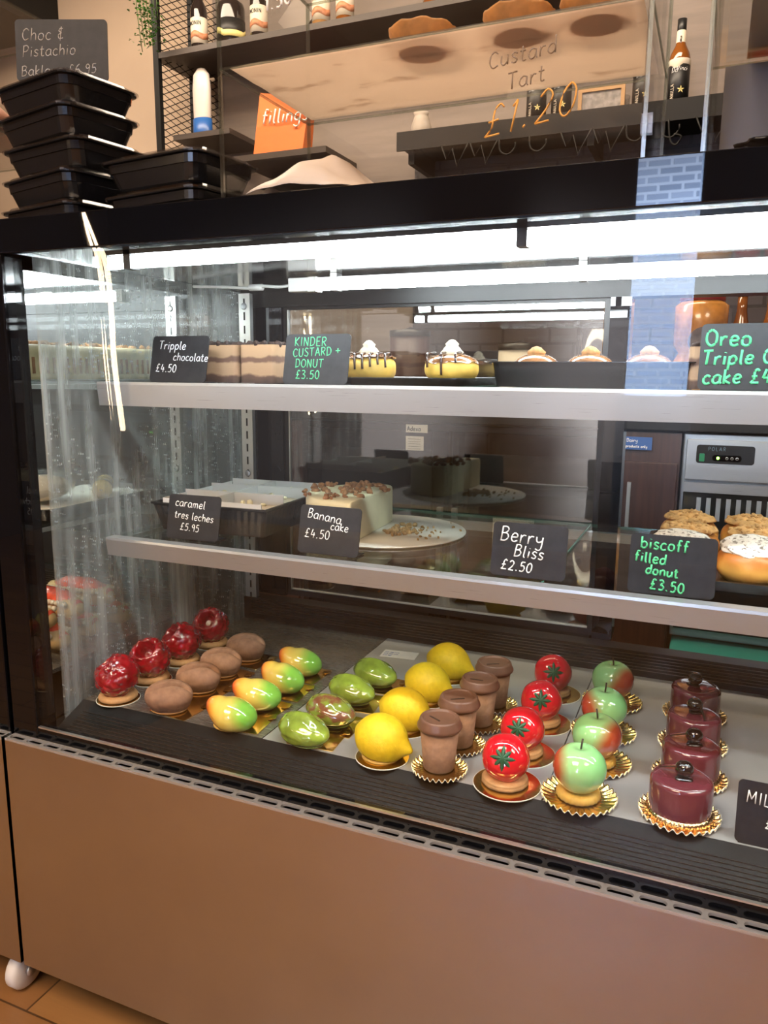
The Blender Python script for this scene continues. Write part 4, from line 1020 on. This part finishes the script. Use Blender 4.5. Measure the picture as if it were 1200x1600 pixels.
t = thing('name_lettering', 'faded handwritten words Custard Tart on the acrylic box front', 'lettering', (-.262, AY0-.0012, 1.466), 0)
ink('strokes', flat(strokes('Custard', 0, .0, .017, .12, .10, .2)+strokes('Tart', .022, -.024, .017, .12, .10, .2), 0), .0008, M['dim_ink'], t)
t = thing('price_lettering', 'white handwritten price 1.50 on the acrylic box top left', 'lettering', (-.551, AY0-.0012, 1.570), 0)
ink('strokes', flat(strokes('1.50', 0, 0, .016, .12, .12, .2, 1.4), 0), .0016, M['chalk'], t)
# lower tier of the box
o = MB().grid(lambda u, v: (AX0+.03+u*.495, AY0+.008+v*.222, ZT+.0105+(.066*math.exp(-((u-.13)/.14)**2)*sin(pi*min(1, v*.85+.03))**.7*(1+.22*noise.noise(Vector((u*14, v*5, 5))))+.007*abs(noise.noise(Vector((u*9, v*5, 2))))+.022*u*v)), 60, 20).build('wrapping_paper', plain('tissue_paper', (.66, .60, .56), .5, var=.06, scale=6), solid=.0006); tag(o, 'crumpled white wrapping paper in the acrylic box bottom tier', 'paper')
t = thing('paper_bag', 'orange paper bag with white script on the back shelf', 'bag', (-1.79, 2.22, 2.048), rad(3))
MB().raw([(-.12, -.04, 0), (.115, -.04, 0), (.115, .05, 0), (-.12, .05, 0), (-.085, -.035, .245), (.145, -.03, .205), (.145, .03, .205), (-.085, .035, .25)], [(3, 2, 1, 0), (0, 1, 5, 4), (1, 2, 6, 5), (2, 3, 7, 6), (3, 0, 4, 7), (4, 5, 6, 7)]).build('bag', plain('orange_paper', (.75, .17, .03), .6, var=.06, scale=20), t, bevel=.002)
ink('lettering', flat(strokes('fillings', -.075, .118, .055, .2, -.02), -.0425), .0032, M['chalk'], t)
o = bx(-2.0, -1.55, 2.16, 2.46, 2.022, 2.0465).build('wall_shelf', M['oakdark']); tag(o, 'short dark wall shelf under the orange paper bag', 'shelf')
# second acrylic box (right) and third (left edge)
ab2 = acrylic_box('acrylic_display_box', 'greenish acrylic box at the right edge on the case top', -.032, .42, .09, .36, ZT, 1.535, 1.72)
o = bx(.005, .40, .10, .35, 1.5395, 1.5455).build('gold_tray', plain('polished_brass', (.75, .48, .18), .15, 1)); tag(o, 'polished gold tray on the right acrylic box shelf', 'tray')
t = thing('cake_stand', 'black fluted cake stand at the bottom of the right acrylic box', 'cake stand', (.055, .20, ZT+.0045))
MB().lathe([(0, 0), (.035, 0), (.034, .004), (.012, .008), (.010, .03), (.018, .034), (.058, .036), (.060, .040), (0, .040)], 60, lambda r, z, a: (r*(1+(.06*cos(14*a) if r > .03 else 0)), z)).build('stand', M['black'], t)
M['slate'] = plain('slate_panel', (.22, .205, .20), .4)
o = bx(-.02, .41, .340, .352, ZT+.006, 1.53).build('slate_board', M['slate']); tag(o, 'grey slate board standing at the back of the right acrylic box', 'board')
ab3 = acrylic_box('acrylic_display_box', 'clear acrylic pastry box at the far left behind the container stack', -1.62, -1.19, .16, .42, ZT, 1.54, 1.76)
for k, (x, z) in enumerate(((-1.255, 1.5445), (-1.31, 1.5445))):
    o = MB().ball(lambda d: Vector((d.x*.045, d.y*.06, d.z*.03))*(1+.08*noise.noise(d*3)), 26, 18).build('pink_bun', plain('pink_glazed_bun', (.62, .28, .18), .35, var=.2, scale=20), loc=(x, .23+.11*k, z+.031)); tag(o, 'pinkish glazed bun in the far left acrylic box, %s one' % ('front', 'rear')[k], 'bun', 'buns in the left acrylic box')

# ------------------------------------------------------------------ back wall shelving
YW = 2.30
t = thing('shelf_unit', 'black steel wall shelf unit with mesh side', 'shelf', (-2.36, 2.32, 1.9))
for y in (-.13, .13): bx(-.062, -.034, y-.012, y+.012, 0, 1.3).build('upright', M['shelfblk'], t)
bx(-.06, 1.9, -.14, .14, .598, .622).build('shelf_board', M['oakdark'], t)
bx(-.06, 1.9, -.14, .14, .20, .222).build('shelf_board', M['oakdark'], t) if False else None
ms = MB()
for k in range(30):
    z = .0+.03*k; ms.tube([(-.03, -.13, z), (.10, .13, z+.16)], .0018, 4, False); ms.tube([(-.03, -.13, z+.16), (.10, .13, z)], .0018, 4, False)
ms.build('mesh_panel', M['shelfblk'], t)
t = thing('wall_shelf', 'long black wall shelf with hanging wire hooks', 'shelf', (0, 2.32, 2.0))
bx(-1.24, .30, -.14, .13, .018, .062).build('shelf_board', M['shelfblk'], t)
bx(-1.24, .30, -.15, -.14, -.004, .066).build('front_lip', M['shelfblk'], t)
for k in range(3):
    bx(-1.2+.7*k, -1.175+.7*k, -.12, .13, -.05, .018).build('bracket', M['shelfblk'], t)
hk = []
x = -1.05
while x < -.12:
    if int((x+1.05)/.22) % 2 == 0: hk.append([(x, -.155, -.002), (x+.02, -.155, -.055), (x+.045, -.155, -.018), (x+.065, -.155, -.085), (x+.10, -.155, -.02), (x+.11, -.155, -.002)])
    else: hk.append(catmull([(x, -.155, -.002), (x+.005, -.155, -.045), (x+.035, -.155, -.06), (x+.06, -.155, -.04), (x+.062, -.155, -.02)], 4))
    x += .115
hk.append(catmull([(-.22, -.155, -.0), (-.21, -.155, -.07), (-.19, -.155, -.085), (-.175, -.155, -.06), (-.20, -.155, -.05)], 4))
ink('wire_hooks', hk, .0035, M['shelfblk'], t)
# bottles
M['amber'] = plain('amber_syrup', (.20, .065, .012), .08, 0, .5)
M['darkglass'] = plain('dark_bottle', (.020, .014, .012), .1, 0, .5)
M['palesyrup'] = plain('pale_syrup', (.30, .16, .06), .1, 0, .5)
M['label'] = plain('cream_label', (.68, .60, .48), .6)
M['labelblk'] = plain('black_label', (.010, .010, .010), .45)
M['capblk'] = plain('black_cap', (.012, .012, .012), .4)
M['redring'] = plain('red_band', (.35, .02, .02), .5)
M['flower'] = plain('yellow_flower_print', (.80, .66, .25), .6)
def bottle(label, loc, glass, style, H=.30, R=.037, group='syrup bottles on the wall shelves'):
    t = thing('syrup_bottle', label, 'bottle', loc, 0, group)
    k = H/.30
    MB().lathe([(0, 0), (R-.002, 0), (R, .004), (R, .165*k), (R-.004, .185*k), (.018, .215*k), (.0145, .235*k), (.0135, .272*k), (0, .272*k)], 32).build('glass_body', M[glass], t)
    MB().lathe([(.0145, .262*k), (.0155, .264*k), (.0155, H), (0, H)], 20).build('cap', M['capblk'], t)
    r = R+.0006
    if style == 'vanilla':
        MB().lathe([(r-.001, .012), (r, .012), (r, .16*k), (r-.001, .16*k)], 32).build('label', M['labelblk'], t)
        lc = MB().lathe([(r, .144*k), (r+.0005, .145*k), (r+.0004, .163*k), (r, .164*k)], 32, lambda q, z, a: (q, z-(.012*max(0, sin(3*a+.6)) if z < .15*k else 0))).build('cream_drip', M['label'], t)
        MB().lathe([(r, .008), (r+.0006, .008), (r+.0006, .016), (r, .016)], 32).build('red_band', M['redring'], t)
        MB().lathe([(.0165, .205*k), (.0172, .213*k), (.0150, .262*k), (.014, .262*k)], 24).build('neck_label', M['label'], t)
        pl = strokes('VANILLA', 0, 0, .012); pl = [[(-.024-b_+.012, .022+a) for a, b_ in p] for p in pl]
        ink('lettering', wrapped(pl, r+.0006), .0009, M['label'], t)
        ink('script', wrapped(strokes('Da', -.024, .118*k, .016, .15)+strokes('Vinci', -.006, .122*k, .014, .15), r+.0006), .0009, M['chalk'], t)
        pn = strokes('VANILLA', 0, 0, .006); pn = [[(-b_+.003, .216*k+a*.9) for a, b_ in p] for p in pn]
        ink('neck_lettering', wrapped(pn, .0172), .0006, M['labelblk'], t)
        fl = MB()
        for q in range(5):
            a = 2*pi*q/5+.3
            fl.raw([tuple((r+.0008)*f_ for f_ in (sin(ax/r), -cos(ax/r)))+(.060+az,) for ax, az in ((.012, 0), (.012+.006*cos(a-.4), .006*sin(a-.4)), (.012+.013*cos(a), .013*sin(a)), (.012+.006*cos(a+.4), .006*sin(a+.4)))], [(0, 1, 2, 3)])
        fl.build('flower_print', M['flower'], t)
    elif style == 'white':
        MB().lathe([(r-.001, .03), (r, .03), (r, .135*k), (r-.001, .135*k)], 32).build('label', M['label'], t)
        ink('lettering', wrapped(strokes('MONIN', -.026, .103*k, .016), r+.0004), .0013, M['labelblk'], t)
        MB().lathe([(r, .05), (r+.0004, .05), (r+.0004, .075), (r, .075)], 32, lambda q, z, a: (q, z+.006*sin(3*a))).build('fruit_print', plain('fruit_print', (.48, .20, .10), .6, var=.4, scale=60), t)
    elif style == 'gold':
        MB().lathe([(r-.001, .02), (r, .02), (r, .11*k), (r-.001, .11*k)], 32).build('label', M['labelblk'], t)
        MB().lathe([(r, .025), (r+.0005, .025), (r+.0005, .050), (r, .05)], 32, lambda q, z, a: (q, z+.02*max(0, sin(2*a)))).build('gold_band', M['flower'], t)
    elif style == 'red':
        MB().lathe([(r-.001, .03), (r, .03), (r, .13*k), (r-.001, .13*k)], 32).build('label', M['redring'], t)
        ink('lettering', wrapped(strokes('Cherry', -.022, .09*k, .013, .2), r+.0004), .0009, M['chalk'], t)
    return t
ZS1 = 2.064
for x, lb_ in ((-.206, 'vanilla syrup bottle standing alone right of the acrylic box'), (-.325, 'vanilla syrup bottle seen through the acrylic box right corner'), (-.620, 'vanilla syrup bottle behind the gold price, right of the pair'), (-.715, 'vanilla syrup bottle behind the gold price, left of the pair')):
    bottle(lb_, (x, YW, ZS1), 'amber', 'vanilla')
ZS2 = 2.5235
bottle('dark syrup bottle with white label beside the hanging plant', (-2.228, 2.26, ZS2), 'darkglass', 'white')
bottle('squat dark bottle with gold label on the upper wall shelf', (-2.060, 2.26, ZS2), 'darkglass', 'gold', .27, .060)
bottle('slim syrup bottle with white label right of the gold label bottle', (-1.92, 2.26, ZS2), 'darkglass', 'white')
bottle('pale syrup bottle behind the acrylic box left corner', (-1.62, 2.26, ZS2), 'palesyrup', 'white')
bottle('amber syrup bottle behind the acrylic box left corner', (-1.51, 2.26, ZS2), 'amber', 'white')
bottle('amber syrup bottle above the custard tarts', (-1.13, 2.26, ZS2), 'amber', 'white')
bottle('dark syrup bottle with white label above the custard tarts', (-1.02, 2.26, ZS2), 'darkglass', 'white')
bottle('dark bottle with red label above the custard tarts', (-.92, 2.26, ZS2), 'darkglass', 'red')
o = bx(-2.3, .3, 2.18, 2.47, 2.498, 2.5225).build('wall_shelf', M['oakdark']) if False else None
t = thing('serving_jug', 'white squeeze bottle with blue base near the mesh panel', 'bottle', (-2.225, 2.26, 2.174))
MB().lathe([(0, .075), (.042, .075), (.044, .08), (.046, .20), (.040, .26), (.02, .285), (0, .29)], 28, mat=Matrix.Diagonal((1, .6, 1, 1))).build('white_body', plain('white_translucent_plastic', (.62, .55, .50), .35), t)
MB().lathe([(0, 0), (.046, 0), (.048, .004), (.046, .075), (0, .075)], 28, mat=Matrix.Diagonal((1, .7, 1, 1))).build('blue_base', plain('blue_plastic', (.02, .09, .30), .35), t)
o = bx(-2.33, -2.03, 2.18, 2.46, 2.15, 2.172).build('wall_shelf', M['oakdark']); tag(o, 'short dark wall shelf below the mesh panel', 'shelf')
v = MB().lathe([(0, 0), (.030, 0), (.040, .03), (.042, .05), (.030, .085), (.026, .095), (.032, .105), (.029, .105), (.024, .095), (0, .09)], 28).build('vase', plain('stone_vase', (.42, .36, .30), .7, var=.15, scale=20), loc=(-1.185, YW, ZS1)); tag(v, 'small round stone vase on the wall shelf', 'vase')
t = thing('picture_frame', 'small wooden frame on the wall shelf between vanilla bottles', 'picture frame', (-.475, YW+.02, ZS1))
MB().box(-.085, .085, -.008, .008, 0, .014).box(-.085, .085, -.008, .008, .106, .12).box(-.085, -.071, -.008, .008, .014, .106).box(.071, .085, -.008, .008, .014, .106).build('frame', plain('light_wood', (.42, .24, .10), .5), t)
bx(-.071, .071, -.002, .006, .014, .106).build('picture', plain('grey_print', (.22, .20, .19), .3, var=.5, scale=40), t)
for k in range(3):
    o = MB().lathe([(0, 0), (.026, 0), (.030, .09), (.028, .09), (.025, .004), (0, .004)], 24).build('glass_tumbler', M['lidclear'], loc=(-.535+.065*k, YW+.065, ZS1)); tag(o, 'clear glass tumbler behind the wooden frame, %s of three' % ('left', 'middle', 'right')[k], 'glass', 'tumblers behind the frame')
o = MB().prism([(-.09, 0), (0, -.09), (.09, 0), (0, .09)], -.03, .03, 'y').build('wall_ornament', plain('grey_plaster', (.34, .29, .25), .7), loc=(-1.80, 2.40, 2.64)); tag(o, 'grey diamond shaped ornament between the bottles on the upper shelf', 'ornament')
t = thing('trailing_plant', 'trailing green plant hanging beside the mesh panel', 'plant', (-2.37, 2.09, 2.50))
lf = MB(); rnd = random.Random(3)
for k in range(330):
    cx_ = rnd.gauss(0, .035); z = rnd.uniform(0, .30)*(1 if rnd.random() < .8 else .6); cy_ = rnd.uniform(-.03, .03); a = rnd.uniform(0, 6.28); e = rnd.uniform(-.8, .8); s = rnd.uniform(.010, .017)
    R = Matrix.Translation((cx_+.012*sin(z*25), cy_, z)) @ Matrix.Rotation(a, 4, 'Z') @ Matrix.Rotation(e, 4, 'X')
    lf.raw([tuple(R @ Vector(p)) for p in ((0, 0, 0), (s*.5, s*.5, .002), (0, s*1.1, 0), (-s*.5, s*.5, .002))], [(0, 1, 2, 3)])
lf.build('foliage', plain('plant_leaf', (.06, .20, .025), .45, var=.4, scale=20), t)
vs = MB()
for k in range(7): vs.tube(catmull([(-.05+.017*k, 0, .30), (-.05+.018*k, -.01, .18), (-.045+.015*k, .01, .02*k)], 4), .0018, 5)
vs.build('vines', plain('plant_stem', (.05, .09, .02), .6), t)
MB().lathe([(0, .235), (.05, .235), (.062, .255), (.065, .30), (0, .30)], 24).build('pot', M['shelfblk'], t)
o = MB().box(-3.9, -3.27, 2.12, 2.499, 2.83, 3.2).build('wall_cabinet', M['shelfblk']); tag(o, 'dark wall cabinet at the top left corner', 'cabinet')

# ------------------------------------------------------------------ back counter, fridge, ice machine
M['redwood'] = plain('dark_red_wood', (.055, .022, .016), .45, var=.3, scale=6, stretch=(12, 12, .6))
M['fridgeglass'] = plain('fridge_door_glass', (.016, .019, .021), .08)
t = thing('worktop', 'dark worktop along the back counter', 'worktop', (0, 1.85, .972)); bx(-2.4, 2.2, -.37, .45, 0, .035).build('slab', M['shelfblk'], t, bevel=.003)
t = thing('under_counter_fridge', 'black glass door fridge under the back worktop with white stickers', 'fridge', (-.74, 1.5, .08))
bx(-.56, .50, .03, .58, 0, .885).build('body', M['blackm'], t, bevel=.004)
for k in range(2):
    d = bx(-.55+.53*k, -.03+.53*k, 0, .028, .02, .865).build('door', M['black'], t, bevel=.003)
    bx(-.49+.53*k, -.09+.53*k, -.003, .001, .08, .80).build('glass_panel', M['fridgeglass'], d)
    bx((-.05 if k == 0 else .0)-.012, (-.05 if k == 0 else .0)+.004, -.025, -.005, .35, .62).build('handle', M['galv'], d)
st = bx(-.180, -.105, -.0045, -.0032, .858, .884).build('sticker', M['label'], t)
ink('sticker_lettering', flat(strokes('Adexa', -.175, .864, .014), -.005), .0013, M['labelblk'], st)
st2 = bx(-.180, -.118, -.0045, -.0032, .800, .846).build('sticker', M['label'], t)
ink('sticker_lettering', [[(-.172, -.005, .805+.008*q), (-.128, -.005, .805+.008*q)] for q in range(5)], .0006, M['labelblk'], st2)
t = thing('wood_cupboard', 'dark red wood cupboard between the fridge and ice machine', 'cupboard', (-.155, 1.5, .08)); bx(-.083, .078, 0, .56, 0, .885).build('body', M['redwood'], t)
dr = bx(-.078, .073, -.016, -.0005, .02, .80).build('door', M['redwood'], t, bevel=.002); bx(-.06, -.05, -.03, -.016, .60, .74).build('handle', M['galv'], dr)
st = bx(-.076, .0, -.0175, -.016, .835-.0, .872).build('blue_sticker', plain('blue_sticker_ink', (.03, .10, .32), .5), t)
ink('sticker_lettering', flat(strokes('Dairy', -.070, .857, .010)+strokes('products only', -.072, .841, .0075), -.018), .0008, M['chalk'], st)
t = thing('wood_cupboard', 'wide dark red wood cupboard left of the black fridge', 'cupboard', (-1.83, 1.5, .08)); bx(-.52, .52, 0, .56, 0, .885).build('body', M['redwood'], t)
for k in range(2):
    dr = bx(-.51+.515*k, -.005+.515*k, -.016, -.0005, .02, .87).build('door', M['redwood'], t, bevel=.002); bx((-.06 if k == 0 else .04), (-.05 if k == 0 else .05), -.03, -.016, .60, .74).build('handle', M['galv'], dr)
t = thing('ice_machine', 'stainless steel ice machine with black control strip behind the donuts', 'ice machine', (.2, 1.5, .36))
bx(-.272, .272, .02, .56, 0, .606).build('body', M['steel'], t, bevel=.004)
bx(-.262, .268, 0, .02, .475, .590).build('fascia', M['steel'], t, bevel=.002)
cp = MB().prism(rrect(.150, .052, .008, 5, -.160, .550), -.003, .001, 'y').build('control_strip', M['blackm'], t)
MB().prism(rrect(.014, .022, .002, 3, -.220, .540), -.006, -.003, 'y').build('green_switch', plain('green_switch', (.02, .22, .09), .3), cp)
cb = MB().prism(rrect(.075, .018, .008, 5, -.155, .540), -.004, -.003, 'y').build('indicator_strip', M['black'], cp)
lg = MB().lathe([(0, 0), (.004, 0), (.004, .0015), (0, .0018)], 14, mat=Matrix.Translation((-.178, -.004, .540)) @ Matrix.Rotation(rad(90), 4, 'X')).build('green_indicator', emit('indicator_green', (.25, 1, .05), 4), cp)
MB().lathe([(.0025, 0), (.004, 0), (.004, .001), (.0025, .001)], 14, mat=Matrix.Translation((-.155, -.0045, .540)) @ Matrix.Rotation(rad(90), 4, 'X')).lathe([(.0025, 0), (.004, 0), (.004, .001), (.0025, .001)], 14, mat=Matrix.Translation((-.142, -.0045, .540)) @ Matrix.Rotation(rad(90), 4, 'X')).lathe([(.0025, 0), (.004, 0), (.004, .001), (.0025, .001)], 14, mat=Matrix.Translation((-.129, -.0045, .540)) @ Matrix.Rotation(rad(90), 4, 'X')).build('lamp_rings', M['galv'], cp)
ink('lettering', flat(strokes('POLAR', -.205, .560, .010, 0, 0, 0, 2.5), -.0035), .0009, plain('grey_blue_print', (.12, .18, .22), .5), cp)
d = bx(-.262, .268, 0, .02, .03, .465).build('bin_door', M['fridgeglass'], t, bevel=.003)
bx(-.262, .268, -.006, .0, .440, .468).build('door_rail', M['steel'], d)
gv = MB()
for k in range(16): gv.box(-.225+.026*k, -.213+.026*k, -.003, .001, .36, .425)
gv.build('vent_slats', M['galv'], d)
t = thing('storage_crate', 'teal plastic crate on the floor below the ice machine', 'crate', (.235, 1.62, .0))
MB().box(-.28, .30, -.22, .30, .0, .31).box(-.30, .32, -.24, .32, .28, .355).build('crate', plain('teal_plastic', (.01, .16, .13), .5), t, bevel=.006)
bx(-.24, -.21, -.246, -.24, .30, .335).build('white_tag', M['white'], t)
for k, (x, wd, H, cl) in enumerate(((-.055, .070, .36, 'amberjar'), (.055, .048, .30, 'redcap'), (.135, .048, .30, 'redcap'))):
    if cl == 'amberjar':
        t = thing('preserve_jar', 'large glass jar of amber fruit on the back worktop', 'jar', (x, 1.70, 1.0072))
        MB().lathe([(0, 0), (wd, 0), (wd+.002, .005), (wd+.002, H*.45), (wd-.012, H*.52), (wd+.004, H*.58), (wd+.006, H*.9), (wd-.01, H*.94), (0, H*.94)], 36).build('fruit', plain('amber_fruit', (.46, .20, .03), .25, 0, .6, var=.4, scale=18), t)
        MB().lathe([(wd-.010, H*.94), (wd-.006, H*.94), (wd-.006, H), (0, H)], 30).build('lid', M['redring'], t)
    else:
        bottle('sauce bottle with red label on the back worktop, %s of two' % ('left' if k == 1 else 'right'), (x, 1.72, 1.0072), 'amber', 'red', .40, .034, 'sauce bottles on the back worktop')
for k, (x, H, m_) in enumerate(((-1.02, .27, 'redwood'), (-.62, .22, 'label'), (-.36, .30, 'darkglass'))):
    t = thing('storage_canister', '%s canister on the back worktop seen through the case door, %s' % (('dark red', 'cream', 'black')[k], ('leftmost', 'middle', 'rightmost')[k]), 'canister', (x, 1.78, 1.0072))
    MB().lathe([(0, 0), (.07, 0), (.072, .004), (.072, H-.02), (0, H-.02)], 32).build('body', M[m_], t)
    MB().lathe([(.074, H-.02), (.074, H), (.02, H+.006), (0, H+.014)], 32).build('lid', M['capblk'], t)
# ------------------------------------------------------------------ room side: lamp seen mirrored in the front glass
t = thing('floor_lamp', 'slender arched floor lamp with two warm light strips, mirrored in the glass', 'lamp', (-1.73, -1.0, 0))
MB().lathe([(0, 0), (.13, 0), (.13, .015), (.02, .025), (0, .025)], 36).build('base', M['blackm'], t)
wl = emit('warm_light_strip', (1, .70, .42), 45)
for k, dx in enumerate((0, .030)):
    MB().tube(catmull([(dx+.008, 0, .935+.01*k), (dx-.012, 0, 1.15), (dx-.002-.012, 0, 1.33), (-.02+dx*.8, 0, 1.45), (-.065+dx*.3, 0, 1.595)], 6), .0042, 8).build('light_strip', wl, t)
MB().tube([(.02, 0, .02), (.02, .0, .93)], .008, 10).build('stem', M['blackm'], t)
MB().tube([(-.062, .012, 1.60), (-.03, .012, 1.45), (0, .012, 1.30), (.02, .012, .93)], .006, 8).build('rail', M['blackm'], t)
